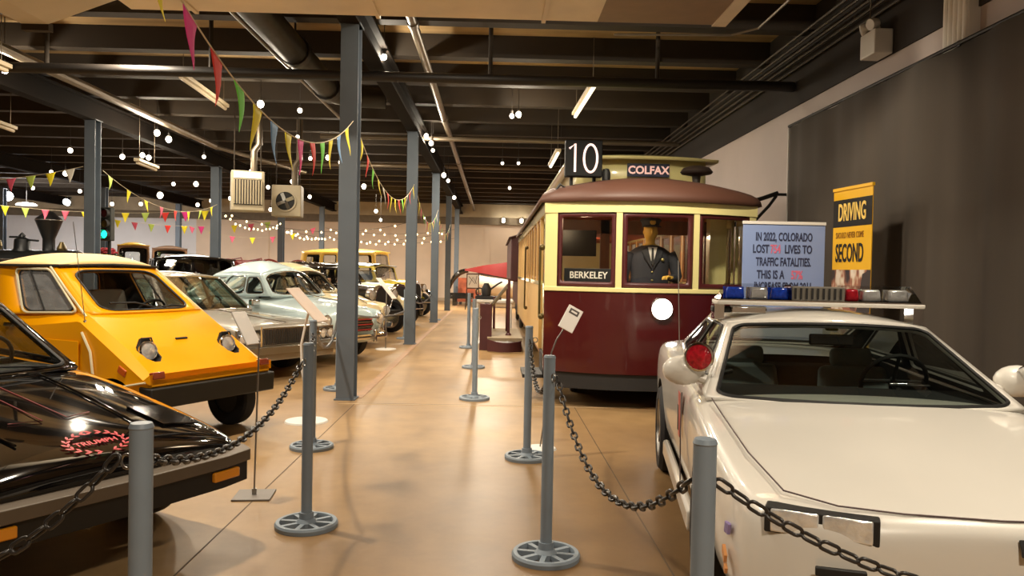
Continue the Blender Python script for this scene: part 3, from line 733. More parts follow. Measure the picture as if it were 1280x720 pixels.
def rbox(root, name, mat, c, d, rot=None, bevel=.01):
    return MB().box((0, 0, 0), d).obj(name, mat, root, smooth=40, bevel=bevel, loc=c, rot=rot)
def haze(name, col, f):
    """scuffed clear plastic: partly see-through, partly milky"""
    m = bpy.data.materials.new(name); m.use_nodes = True; nt = m.node_tree; b = nt.nodes['Principled BSDF']; o = nt.nodes['Material Output']
    n = nt.nodes.new('ShaderNodeTexNoise'); n.inputs['Scale'].default_value = 4; mr = nt.nodes.new('ShaderNodeMapRange')
    mr.inputs['To Min'].default_value = f-.25; mr.inputs['To Max'].default_value = f+.25; nt.links.new(n.outputs['Fac'], mr.inputs['Value'])
    b.inputs['Base Color'].default_value = (*lin(col), 1); b.inputs['Roughness'].default_value = .15
    t = nt.nodes.new('ShaderNodeBsdfTransparent'); x = nt.nodes.new('ShaderNodeMixShader')
    nt.links.new(mr.outputs[0], x.inputs[0]); nt.links.new(t.outputs[0], x.inputs[1]); nt.links.new(b.outputs[0], x.inputs[2]); nt.links.new(x.outputs[0], o.inputs[0])
    return m
# ------------------------------------------------------------ white police coupe
m_pw = paint('police_white', '#dcd8d0', .34)
m_int = M('dark_interior', '#1c1d1e', .85, var=.1)
m_seatg = M('grey_seat_cloth', '#97a3a2', .9, var=.08)
def police_car():
    global WDZ
    WDZ = .079
    t = thing('police_car', 'white police coupe with a light bar on its roof and a chain in front', 'car', (1.605, 2.318, .075), R(-98.4)); t.scale = (.95,)*3
    st = [(.0, .34, .30, .42, .60, .635), (-.02, .48, .27, .42, .645, .68), (-.06, .64, .24, .42, .665, .705), (-.12, .75, .21, .43, .68, .715), (-.22, .82, .19, .46, .70, .735), (-.6, .86, .18, .5, .755, .80),
          (-1.1, .865, .18, .55, .81, .855), (-1.5, .865, .18, .56, .85, .895), (-1.9, .86, .18, .56, .865, .90), (-2.6, .86, .18, .56, .865, .90), (-3.1, .865, .18, .57, .88, .91),
          (-3.6, .88, .2, .60, .905, .93), (-4.2, .87, .24, .62, .91, .94), (-4.62, .82, .3, .62, .89, .93), (-4.78, .77, .36, .6, .85, .88), (-4.82, .66, .42, .6, .80, .83)]
    b = lower_body('body', m_pw, t, st)
    wh = [(-1.05, .755, .345, .22), (-1.05, -.755, .345, .22), (-3.62, .765, .345, .23), (-3.62, -.765, .345, .23)]
    cut(b, arch_cutters(wh, .05)+[MB().bb((-1.53, -.70, .45), (-3.3, .70, 1.2))], m_int)
    for w in wh: wheel(t, *w, m_steel, .68, 'spoke')
    wb, wt, rt, rb = (-1.47, .79, .86), (-2.17, .575, 1.215), (-2.95, .57, 1.235), (-4.05, .66, .93)
    greenhouse(t, m_pw, g_smoke, wb, wt, rt, rb, side=((.10, .50, .10, .92), (.56, .86, .12, .84)), wh=(.035, .965, .03, .955), bul=.13, crown=.055, seal=m_black, r=.07, gside=G('side_glass', (.6, .64, .62), .6))
    # black surround printed round the windscreen
    P = quadP(mir(wb), wb, wt, mir(wt), (.169, 0, .004), (.13, 0, .029))
    # dashboard, seats, wheel, mirror
    MB().loft([[(-1.50, -.70, .74), (-1.50, .70, .74), (-1.50, .70, .845), (-1.50, -.70, .845)], [(-2.0, -.70, .66), (-2.0, .70, .66), (-2.0, .70, .865), (-2.0, -.70, .865)]]).obj('dashboard', m_int, t, smooth=0)
    seats(t, m_seatg, (-2.72,), (.36, -.36), .45, .50, .46)
    seats(t, m_int, (-3.2,), (0,), .45, 1.2, .42, False)
    steering(t, -2.06, .36, .90, .18)
    rbox(t, 'rear_view_mirror', m_black, (-2.04, .0, 1.135), (.03, .25, .065))
    rbox(t, 'dash_light', m_chrome, (-1.98, .42, .895), (.02, .22, .014), bevel=.003)
    rbox(t, 'roof_console', M('yellow_card', '#a89a30', .6), (-2.25, .06, 1.19), (.06, .07, .03))
    # head lamps: two square lamps each side in a black recess
    for s in (1, -1):
        h = MB().box((0, 0, 0), (.09, .37, .090)).obj('headlight_housing', m_black, t, smooth=0, bevel=.006)
        h.location = (-.108, s*.557, .645); h.rotation_euler = (0, R(-2), s*R(17))
        for yy in (-.085, .085):
            MB().box((.046, yy, 0), (.012, .158, .080)).obj('lens', m_lens, h, smooth=30, bevel=.006)
    # hood shut line and emblem on the nose
    sl = [(-.075+.06*(1-(k/6-1)**2)-.055, (k/6-1)*.62, .7035+.012*(1-abs(k/6-1)**2)) for k in range(13)]
    hl = MB()
    for s in (1, -1): hl.tube([(-.22, s*.66, .722), (-.6, s*.72, .772), (-1.1, s*.745, .823), (-1.42, s*.76, .86)], .0035, 5)
    hl.tube([(-.22, -.66, .722), (-.115, -.5, .706), (-.075, -.3, .702), (-.055, 0, .702), (-.075, .3, .702), (-.115, .5, .706), (-.22, .66, .722)], .0035, 5)
    hl.obj('hood_gap', M('gap_line', '#5a4a4a', .8), t)
    e = rbox(t, 'nose_emblem', m_ink, (.012, .075, .635), (.012, .085, .055), (0, R(-25), 0), .002)
    MB().box((.007, -.018, 0), (.004, .022, .04)).box((.007, .018, 0), (.004, .022, .04)).obj('emblem_bar', M('emblem_red', '#a8392c', .4), e, smooth=0)
    MB().bb((-.035, -.62, .36), (-.01, .62, .43)).obj('lower_grille', m_black, t, smooth=0, bevel=.01)
    rbox(t, 'front_plate_slot', m_black, (.005, -.52, .515), (.02, .16, .03), (0, 0, R(-9)), .004)
    # mirrors and pillar spotlights
    for s in (1, -1):
        o = MB().sph((0, 0, 0), .12, (.62, 1.0, .72), 18).obj('door_mirror', m_pw, t); o.location = (-1.74, s*.875, .965)
        MB().cyl((0, 0, 0), (.02, -s*.12, -.05), .03, n=10).obj('mirror_foot', m_pw, o)
        MB().box((-.058, 0, 0), (.01, .15, .09)).obj('mirror_glass', m_chrome, o, smooth=0, bevel=.004)
    sp = MB().lathe([(.0, -.14), (.03, -.135), (.068, -.07), (.080, 0), (.083, .008), (.080, .016), (.070, .018), (.067, .008)], (-1.66, -.80, 1.05), (1, -.28, .0), 24).cyl((-1.72, -.84, 1.0), (-1.74, -.77, .935), .013, n=8).obj('spotlight', m_chrome, t)
    MB().lathe([(0, .020), (.035, .017), (.068, .010), (.0, .002)], (-1.66, -.80, 1.05), (1, -.28, 0), 24).obj('red_lens', m_red, sp)
    MB().cyl((-1.74, -.80, .935), (-1.78, -.73, .93), .016, n=8).cyl((-1.78, -.73, .93), (-1.82, -.60, .96), .014, n=8).obj('handle', m_black, sp)
    sp = MB().lathe([(.0, -.14), (.03, -.135), (.075, -.07), (.084, 0), (.088, .006), (.08, .014)], (-1.68, .93, 1.05), (-.3, -.2, .6), 24).cyl((-1.72, .90, 1.0), (-1.74, .80, .935), .013, n=8).obj('spotlight', m_chrome, t)
    MB().lathe([(0, .024), (.04, .02), (.079, .006), (.0, .002)], (-1.68, .93, 1.05), (-.3, -.2, .6), 24).obj('lens', m_lens, sp)
    # side decals and rocker skirt
    for s in (1, -1):
        MB().prism([(-1.95, s*.868, .80), (-2.06, s*.868, .80), (-1.98, s*.872, .55), (-1.90, s*.872, .55)], (0, s*.004, 0)).obj('door_stripe', M('stripe_red', '#b0544a', .5), t, smooth=0)
        MB().prism([(-2.0, s*.871, .72), (-2.05, s*.871, .72), (-2.0, s*.875, .58), (-1.96, s*.875, .58)], (0, s*.004, 0)).obj('door_badge', m_ink, t, smooth=0)
        MB().bb((-1.45, s*.82, .14), (-3.2, s*.87, .26)).obj('side_skirt', m_pw, t, smooth=40, bevel=.02)
        d = MB()
        for k in range(4): d.box((-.33-.022*k, s*.833, .535-.004*k), (.010, .012, .045), (0, R(20), s*R(-4)))
        d.obj('fender_lettering', M('decal_violet', '#8f7fb0', .5), t, smooth=0)
        MB().box((-.36, s*.842, .43), (.06, .012, .035), (0, R(25), 0)).box((-.34, s*.84, .38), (.03, .012, .025), (0, R(25), 0)).obj('fender_decal', M('decal_orange', '#c88a52', .5), t, smooth=0)
        MB().tube([(-1.86, s*.87, .82), (-1.84, s*.876, .6), (-1.82, s*.872, .3)], .004, 5).obj('door_gap', M('gap_line', '#5a4a4a', .8), t)
    # rear spoiler, rear lamps, antenna
    MB().bb((-4.80, -.7, .62), (-4.83, .7, .76)).obj('rear_lamps', m_red, t, smooth=0, bevel=.005)
    MB().cyl((-3.9, -.70, .92), (-3.95, -.72, 1.62), .004, n=6).obj('antenna', m_steel, t)
    # light bar
    lb = MB().loft([[(-2.43+dx, y, z) for dx, z in ((.13, 1.318), (.135, 1.345), (-.135, 1.345), (-.13, 1.318))] for y in (-.62, 0, .62)]).obj('light_bar', M('bar_white', '#e6e2da', .4), t, smooth=0, bevel=.008)
    MB().bb((-2.56, -.615, 1.343), (-2.30, .615, 1.352)).obj('bar_gasket', m_chrome, lb, smooth=0)
    gd = G('dome_plastic', (.86, .87, .88), .9)
    for (y0, y1, e0, e1) in ((-.605, -.165, .06, 0), (.165, .605, 0, .06)):
        MB().loft([[(-2.32, y0, 1.352), (-2.54, y0, 1.352), (-2.53, y0+e0, 1.452), (-2.34, y0+e0, 1.452)],
                   [(-2.32, y1, 1.352), (-2.54, y1, 1.352), (-2.53, y1-e1, 1.452), (-2.34, y1-e1, 1.452)]]).obj('clear_dome', gd, lb, smooth=0)
    sp = MB().bb((-2.53, -.16, 1.352), (-2.34, .16, 1.44))
    sp.obj('speaker_box', M('speaker_grey', '#6e685e', .5), lb, smooth=0, bevel=.006)
    g = MB()
    for k in range(9): g.bb((-2.338, -.145+.034*k, 1.362), (-2.332, -.133+.034*k, 1.43))
    g.obj('speaker_slot', m_ink, lb, smooth=0)
    m_blue = M('blue_lens', '#1a49c8', .15, coat=.6, var=.3, scale=40); m_redl = M('bar_red_lens', '#c01a2c', .15, coat=.6, var=.3, scale=40)
    for (y, mm, w) in ((-.50, m_blue, .13), (-.355, m_lens, .13), (-.225, m_blue, .12), (.215, m_redl, .09), (.33, m_lens, .13), (.49, m_lens, .14)):
        MB().box((-2.41, y, 1.392), (.08, w*.9, .074), None, .86).obj('beacon', mm, lb, smooth=40, bevel=.012)
        MB().bb((-2.46, y-w*.5, 1.354), (-2.452, y+w*.5, 1.43)).obj('reflector', mm if mm is not m_lens else m_chrome, lb, smooth=0)
    ft = MB()
    for s in (-.6, .6): ft.loft([[(-2.35, s-.03, 1.318), (-2.5, s-.03, 1.318), (-2.5, s+.03, 1.318), (-2.35, s+.03, 1.318)], [(-2.35, s*1.0-.03, 1.222), (-2.5, s-.03, 1.222), (-2.5, s+.03, 1.222), (-2.35, s+.03, 1.222)]])
    ft.objs('bar_foot', m_chrome, lb, smooth=0)
    rbox(lb, 'strobe', m_chrome, (-2.38, -.42, 1.285), (.1, .22, .05), bevel=.01); rbox(lb, 'strobe', m_black, (-2.42, -.56, 1.285), (.1, .16, .04), bevel=.01)
    WDZ = 0.0
    return t
police_car()
# ------------------------------------------------------------ yellow wedge microcar
m_yel = M('microcar_yellow', '#f2a400', .36, coat=.25, var=.02, scale=1.5, spec=.3)
def microcar():
    t = thing('microcar', 'small yellow wedge shaped car with cream roof and open round headlights', 'car', (-2.385, 6.631, .075), R(-27.5)); t.scale = (.95,)*3
    global WDZ
    WDZ = .079
    # wedge body, hard edged
    def sec(x, w, zb, zt, ch, cw): return [(x, y, z) for y, z in ((-w*.96, zb), (-w, zb+.1), (-w, zt-ch), (-w+cw, zt), (0, zt+.008), (w-cw, zt), (w, zt-ch), (w, zb+.1), (w*.96, zb))]
    st = [(0.02, .69, .49, .535, .03, .06), (-.05, .70, .44, .58, .035, .08), (-.34, .70, .36, .765, .06, .09), (-.86, .69, .34, 1.055, .07, .07), (-.90, .69, .34, 1.06, .07, .07), (-1.5, .69, .34, 1.03, .10, .06), (-2.2, .68, .34, 1.02, .10, .05), (-2.40, .67, .40, 1.02, .08, .05)]
    b = MB().loft([sec(*s) for s in st]).obj('body', m_yel, t, smooth=32)
    wh = [(-.42, .61, .275, .15), (-.42, -.61, .275, .15), (-2.0, .61, .275, .15), (-2.0, -.61, .275, .15)]
    hexa = lambda c, k: [(c[0], c[1]+.088*k*b, c[2]+.115*k*a) for a, b in ((1, .55), (1, -.55), (.15, -1), (-.7, -.85), (-1.05, -.3), (-1.05, .3), (-.7, .85), (.15, 1))]
    wells = [MB().loft([hexa((-.35, s*.445, .745), 1.0), hexa((.25, s*.445, .90), 1.05)]) for s in (1, -1)]
    cut(b, arch_cutters(wh, .06, .3)+[MB().bb((-.95, -.60, .5), (-2.3, .60, 1.2))]+wells, m_black)
    bake_bevel = b.modifiers.new('bevel', 'BEVEL'); bake_bevel.width = .018; bake_bevel.segments = 2; bake_bevel.angle_limit = R(22)
    for w in wh: wheel(t, *w, M('dark_rim', '#2a2a2c', .5), .55)
    m_w = M('trim_light', '#d8cfae', .5)
    wb, wt, rt, rb = (-.84, .60, 1.055), (-1.44, .53, 1.47), (-2.34, .60, 1.47), (-2.38, .66, 1.0)
    gl = G('microcar_glass', (.78, .80, .79), .55)
    greenhouse(t, m_yel, gl, wb, wt, rt, rb, side=((.10, .54, .06, .90),), wh=(.10, .90, .05, .88), bul=.02, crown=.03, seal=m_black, r=.16, gside=haze('hazy_plastic', '#a3a4a6', .5))
    for s in (1, -1):   # light trim frame and slider bar of the side window
        P = quadP((wb[0], s*(wb[1]+.03), wb[2]), (rb[0], s*(rb[1]+.03), rb[2]), (rt[0], s*(rt[1]+.025), rt[2]), (wt[0], s*(wt[1]+.025), wt[2]))
        out, inn = win_loops((0, 1, 0, 1), (.08, .56, .03, .93), .1)
        MB().tube([P(*p) for p in inn], .012, 6, True).obj('window_trim', m_w, t)
        MB().tube([P(.36, .06), P(.36, .9)], .008, 6).obj('slider_bar', m_black, t)
        rbox(t, 'door_handle', m_chrome, (-1.86, s*.70, .92), (.16, .02, .04))
        MB().tube([P(.03, -.05), P(.045, .5), P(.05, .98)], .01, 6).obj('door_seam', m_w, t)
        MB().prism([(-.86, s*.705, .82), (-1.86, s*.705, .82), (-1.86, s*.702, .45), (-.86, s*.702, .45)], (0, s*.006, 0)).obj('door_skin', m_yel, t, smooth=0, bevel=.004)
        MB().tube([(-.82, s*.703, .90), (-.70, s*.708, .74), (-.66, s*.708, .52)], .012, 6).obj('door_edge', m_w, t)
        rbox(t, 'side_marker', M('marker_orange', '#c85a18', .3, coat=.4), (-.30, s*.695, .60), (.10, .03, .06), (0, R(25), 0), .006)
        MB().tube([(-.02, s*.70, .525), (-.20, s*.715, .49), (-.3, s*.72, .47)], .01, 6).obj('lower_trim', m_w, t)
    # cream padded roof with a dark gutter
    def dome(u, v):
        x = -1.40-.98*v; e = 1-(abs(2*u-1))**3.2; g = (math.sin(math.pi*min(1, max(0, .02+v*.98)))**.55)
        hw = .53+.085*min(1, v/.45); return Vector((x+.03*e*(1-v), (2*u-1)*hw, 1.475+.125*e*g))
    MB().grid(dome, 20, 16).obj('roof_pad', M('cream_vinyl', '#e3c489', .7, var=.04), t, smooth=60, solid=.01)
    MB().tube([(-2.40, -.615, 1.47), (-1.84, -.615, 1.47), (-1.40, -.53, 1.475), (-1.37, 0, 1.49), (-1.40, .53, 1.475), (-1.84, .615, 1.47), (-2.40, .615, 1.47)], .014, 6).obj('roof_gutter', m_black, t)
    # headlights in open hexagonal wells, signals, vent, wiper, aerial
    nrm = Vector((math.sin(R(31)), 0, math.cos(R(31))))
    for s in (1, -1):
        w = MB().loft([hexa((-.349, s*.445, .745), .99), hexa((-.365, s*.445, .741), .99)]).obj('headlight_well', m_black, t, smooth=0)
        MB().tube([Vector((-.345-.0*q[2], q[1], q[2])) + Vector((.012+max(0, (.76-q[2]))*1.3, 0, 0)) for q in hexa((0, s*.445, .745), 1.0)], .008, 6, True).obj('well_rim', m_black, w)
        lamp(w, (-.305, s*.445, .752), (.97, 0, .24), .080, depth=.03)
        rbox(t, 'turn_signal', m_amber if s == 0 else M('signal_brown', '#8a3a1c', .25, coat=.5), (.0, s*.60, .575), (.05, .12, .06), (0, R(-10), 0), .008)
    rbox(t, 'hood_latch', m_ink, (-.42, 0, .826), (.02, .13, .012), (0, R(31), 0), .003)
    MB().tube([(-.86, .10, 1.085), (-.92, -.1, 1.14), (-.93, -.36, 1.14)], .009, 6).tube([(-.86, .10, 1.085), (-.90, .3, 1.11), (-.86, .42, 1.09)], .007, 6).obj('wiper', m_black, t)
    MB().cyl((-.82, -.66, .95), (-.84, -.66, 1.0), .016, n=10).cyl((-.84, -.66, 1.0), (-.95, -.70, 1.86), .0035, n=6).obj('aerial', m_steel, t)
    # black bumper beam below the nose, chassis
    MB().loft([[(.055, y*1.0, .30), (.06, y, .475), (-.10, y, .485), (-.10, y, .30)] for y in (-.70, 0, .70)]).obj('bumper', M('bumper_black', '#17140f', .55), t, smooth=30, bevel=.012)
    MB().bb((-.1, -.66, .28), (-2.35, .66, .42)).obj('chassis', m_black, t, smooth=0)
    # bench seat back and wheel inside, rear bulkhead opening seen through the windows
    seats(t, M('grey_bench', '#b4b2a8', .85), (-1.72,), (.28, -.28), .55, .48, .70, False)
    MB().bb((-1.0, -.58, .86), (-1.12, .58, .98)).obj('dashboard', m_int, t, smooth=0, bevel=.02)
    steering(t, -1.2, .28, 1.0, .17)
    WDZ = 0.0
    return t
microcar()
# ------------------------------------------------------------ black wedge sports car
m_blk = paint('sports_black', '#0c0b0b', .06, var=.0)
m_blk.node_tree.nodes['Principled BSDF'].inputs['Coat Roughness'].default_value = .015
def sports_car():
    t = thing('sports_car', 'glossy black wedge sports car with a red wreath badge on its nose', 'car', (-1.69, 3.57, 0), R(-31))
    st = [(-.07, .60, .37, .43, .53, .55), (-.08, .72, .355, .43, .545, .575), (-.12, .77, .35, .43, .565, .62), (-.3, .81, .32, .45, .605, .675), (-.7, .83, .23, .48, .675, .745), (-1.1, .835, .2, .5, .745, .81), (-1.5, .84, .2, .52, .81, .862),
          (-1.9, .84, .2, .52, .835, .88), (-2.8, .84, .2, .54, .86, .89), (-3.5, .83, .22, .56, .89, .93), (-3.95, .79, .28, .58, .88, .92), (-4.05, .70, .36, .58, .84, .86)]
    b = lower_body('body', m_blk, t, st, crease={3: .0})
    wh = [(-.90, .70, .30, .19), (-.90, -.70, .30, .19), (-3.06, .70, .30, .19), (-3.06, -.70, .30, .19)]
    cut(b, arch_cutters(wh, .05, .36)+[MB().bb((-1.58, -.64, .45), (-2.75, .64, 1.2))], m_int)
    for w in wh: wheel(t, *w, m_steel, .62, 'spoke')
    wb, wt, rt, rb = (-1.50, .68, .845), (-2.14, .54, 1.235), (-2.68, .54, 1.235), (-2.95, .64, .89)
    greenhouse(t, m_blk, G('sports_glass', (.85, .90, .85), .6), wb, wt, rt, rb, side=((.08, .86, .06, .9),), wh=(.05, .95, .05, .94), bul=.09, crown=.03, seal=m_black, r=.06)
    seats(t, m_int, (-2.45,), (.33, -.33), .42, .46, .5); steering(t, -1.95, .33, .88, .18)
    MB().bb((-1.62, -.64, .76), (-1.95, .64, .85)).obj('dashboard', m_int, t, smooth=0, bevel=.02)
    # rubber bumper wrapping the nose; its lit, floor-reflecting top painted as a lighter band
    m_bt = M('bumper_lit_band', '#5a4d3e', .55, var=.06)
    def wrap(x0, x1, z0, z1, y=.80): return [[(x0-d-.0, yy, z0), (x1-d, yy, z0), (x1-d, yy, z1), (x0-d, yy, z1)] for yy, d in ((-y-.01, .40), (-y, .16), (-y*.93, .05), (-y*.7, .01), (0, -.01), (y*.7, .01), (y*.93, .05), (y, .16), (y+.01, .40))]
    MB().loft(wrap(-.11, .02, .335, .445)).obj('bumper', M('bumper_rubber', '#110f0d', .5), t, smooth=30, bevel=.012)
    MB().loft(wrap(-.11, .045, .445, .505)).obj('bumper_lit_band', m_bt, t, smooth=30, bevel=.012)
    for s in (1, -1):
        rbox(t, 'turn_signal', M('signal_amber', '#d98a1c', .25, coat=.5), (.008, s*.565, .405), (.04, .17, .052), (0, 0, s*R(4)), .008)
    # hood creases, pin stripes, pop-up lamp lids
    zt = lambda x: float(np.interp(-x, [.12, .3, .7, 1.1, 1.5], [.605, .662, .735, .80, .853]))
    for s in (1, -1):
        MB().tube([(-.34, s*.30, zt(-.34)+.004), (-.8, s*.34, zt(-.8)+.006), (-1.38, s*.37, zt(-1.38)+.004)], .006, 6).obj('hood_ridge', m_blk, t)
        MB().tube([(-.60, s*.20, zt(-.60)+.008), (-.56, s*.06, zt(-.56)+.014), (-1.36, s*.05, zt(-1.36)+.012)], .0028, 5).obj('pin_stripe', M('stripe_dull_red', '#8a3634', .4), t)
        MB().loft([[(-.30, s*.42, zt(-.30)-.016), (-.30, s*.64, zt(-.30)-.036), (-.30, s*.64, zt(-.30)-.026), (-.30, s*.42, zt(-.30)+.001)],
                   [(-.62, s*.42, zt(-.62)-.016), (-.62, s*.64, zt(-.62)-.036), (-.62, s*.64, zt(-.62)-.024), (-.62, s*.42, zt(-.62)+.003)]]).obj('lamp_lid', m_blk, t, smooth=0, bevel=.006)
        rbox(t, 'side_marker', m_amber, (-.33, s*.815, .47), (.12, .02, .04), None, .004)
    MB().tube([(-1.44, .45, .875), (-1.50, .0, .905), (-1.52, -.35, .90)], .008, 6).obj('wiper', m_black, t)
    # red laurel wreath with lettering on the hood front, lying on the sloping skin
    m_badge = M('badge_red', '#d8303c', .35)
    sl = math.atan2(.07, .2)
    bd = thing('nose_badge', None, None); bd.parent = t; bd.location = (-.215, .0, .652); bd.rotation_euler = (0, R(16.5), math.pi/2)
    bd.rotation_euler = (Matrix.Rotation(R(17.5), 3, 'Y') @ Matrix.Rotation(math.pi/2, 3, 'Z')).to_euler()
    lv = MB()
    for s in (1, -1):
        for k in range(9):
            a = R(-78+k*19.5)
            cx, cy = s*.135*math.cos(a), .098*math.sin(a)
            tang = math.atan2(.098*math.cos(a), -s*.135*math.sin(a))
            for dd in (.55, -.55):
                e = tang+dd; ex, ey = math.cos(e), math.sin(e)
                lv.prism([(cx-ex*.004, cy-ey*.004, 0), (cx+ex*.02-ey*.007, cy+ey*.02+ex*.007, 0), (cx+ex*.036, cy+ey*.036, 0), (cx+ex*.02+ey*.007, cy+ey*.02-ex*.007, 0)], (0, 0, .002))
    lv.obj('laurel_leaves', m_badge, bd, smooth=0)
    text('badge_lettering', 'TRIUMPH', .052, m_badge, bd, (0, 0, 0), (0, 0, 0), .001, sx=.95, bold=.001)
    return t
sports_car()
# ------------------------------------------------------------ the row of older cars along the aisle
def sedan(name, label, pose, rz, pm, st, wh, gh, inner, rim, style='cap', cavity=(-1.9, -3.3), cat='car', crease=(), white=False):
    t = thing(name, label, cat, (*pose, 0), R(rz), 'cars parked nose to the aisle')
    b = lower_body('body', pm, t, st, crease=crease)
    zc = .45
    cut(b, arch_cutters(wh, .05)+[MB().bb((cavity[0], -.58, zc), (cavity[1], .58, 1.3))], m_int)
    for w in wh: wheel(t, *w, rim, .60, style, white)
    if gh: greenhouse(t, pm, **gh)
    return t
m_sil = paint('silver_paint', '#857d70', .42, .25)
def silver_sedan():
    st = [(.03, .70, .36, .45, .64, .66), (0, .80, .32, .45, .70, .72), (-.08, .86, .28, .46, .735, .755), (-.5, .90, .25, .5, .76, .79), (-1.1, .91, .24, .52, .79, .83), (-1.65, .91, .24, .52, .82, .865), (-2.6, .91, .24, .52, .83, .87),
          (-3.4, .90, .24, .52, .82, .86), (-4.3, .88, .3, .52, .78, .82), (-4.62, .84, .36, .52, .74, .77), (-4.68, .72, .4, .5, .7, .72)]
    wh = [(-.95, .76, .32, .21), (-.95, -.76, .32, .21), (-3.6, .76, .32, .21), (-3.6, -.76, .32, .21)]
    gh = dict(glass=g_green, wb=(-1.62, .74, .845), wt=(-2.22, .56, 1.335), rt=(-3.15, .56, 1.34), rb=(-3.75, .70, .84), side=((.07, .44, .08, .9), (.48, .86, .08, .9)), wh=(.04, .96, .04, .95), bul=.08, crown=.05, seal=m_chrome, r=.06)
    t = sedan('silver_sedan', 'long silver grey sedan with an upright barred grille beside the yellow microcar', (-2.76, 10.41), -33.5, m_sil, st, wh, gh, None, m_chrome, cavity=(-1.70, -3.4))
    m_mint = M('mint_upholstery', '#8fb3a4', .8, var=.05)
    seats(t, m_mint, (-2.75, -3.2), (.36, -.36), .45, .56, .52, False); steering(t, -2.15, .36, .87, .19)
    MB().bb((-1.72, -.57, .7), (-2.1, .57, .84)).obj('dashboard', m_mint, t, smooth=0, bevel=.02)
    g = MB().bb((.02, -.46, .47), (.045, .46, .70)).obj('grille', m_chrome, t, smooth=0, bevel=.006)
    MB().bb((.046, -.44, .485), (.05, .44, .685)).obj('grille_mesh', M('grille_shadow', '#35312c', .6), g, smooth=0)
    s_ = MB()
    for k in range(24): s_.bb((.048, -.437+.0377*k, .485), (.06, -.424+.0377*k, .685))
    s_.obj('grille_bar', m_chrome, g, smooth=0)
    for s in (1, -1):
        h = MB().box((0, 0, 0), (.05, .34, .2)).obj('headlight_bezel', m_chrome, t, smooth=0, bevel=.01); h.location = (.005, s*.66, .585); h.rotation_euler = (0, 0, s*R(8))
        for yy in (-.08, .08): lamp(h, (.035, yy, 0), (1, 0, 0), .062)
        MB().prism([(.03, s*.48, .72), (.05, s*.50, .46), (.05, s*.47, .46), (.03, s*.45, .72)], (-.03, 0, 0)).obj('grille_edge', m_chrome, t, smooth=0)
    MB().loft([[(.02-d, y, .36), (.11-d, y, .36), (.11-d, y, .455), (.02-d, y, .455)] for y, d in ((-.93, .45), (-.91, .12), (-.8, .02), (0, 0), (.8, .02), (.91, .12), (.93, .45))]).obj('bumper', m_steel, t, smooth=30, bevel=.012)
    MB().loft([[(.0-d, y, .27), (.06-d, y, .27), (.06-d, y, .36), (.0-d, y, .36)] for y, d in ((-.88, .4), (-.8, .02), (0, 0), (.8, .02), (.88, .4))]).obj('valance', m_sil, t, smooth=30)
    for s in (1, -1): rbox(t, 'door_mirror', m_chrome, (-1.82, s*.93, .93), (.1, .16, .1), None, .02)
    MB().tube([(-.05, 0, .755), (-.8, 0, .812), (-1.5, 0, .865)], .008, 6).obj('hood_ridge', m_chrome, t)
silver_sedan()
m_bluec = paint('pale_blue_paint', '#b9cdd0', .3)
m_creamc = paint('cream_paint', '#d8c69a', .3)
m_ivory = paint('ivory_paint', '#d8d0b4', .3)
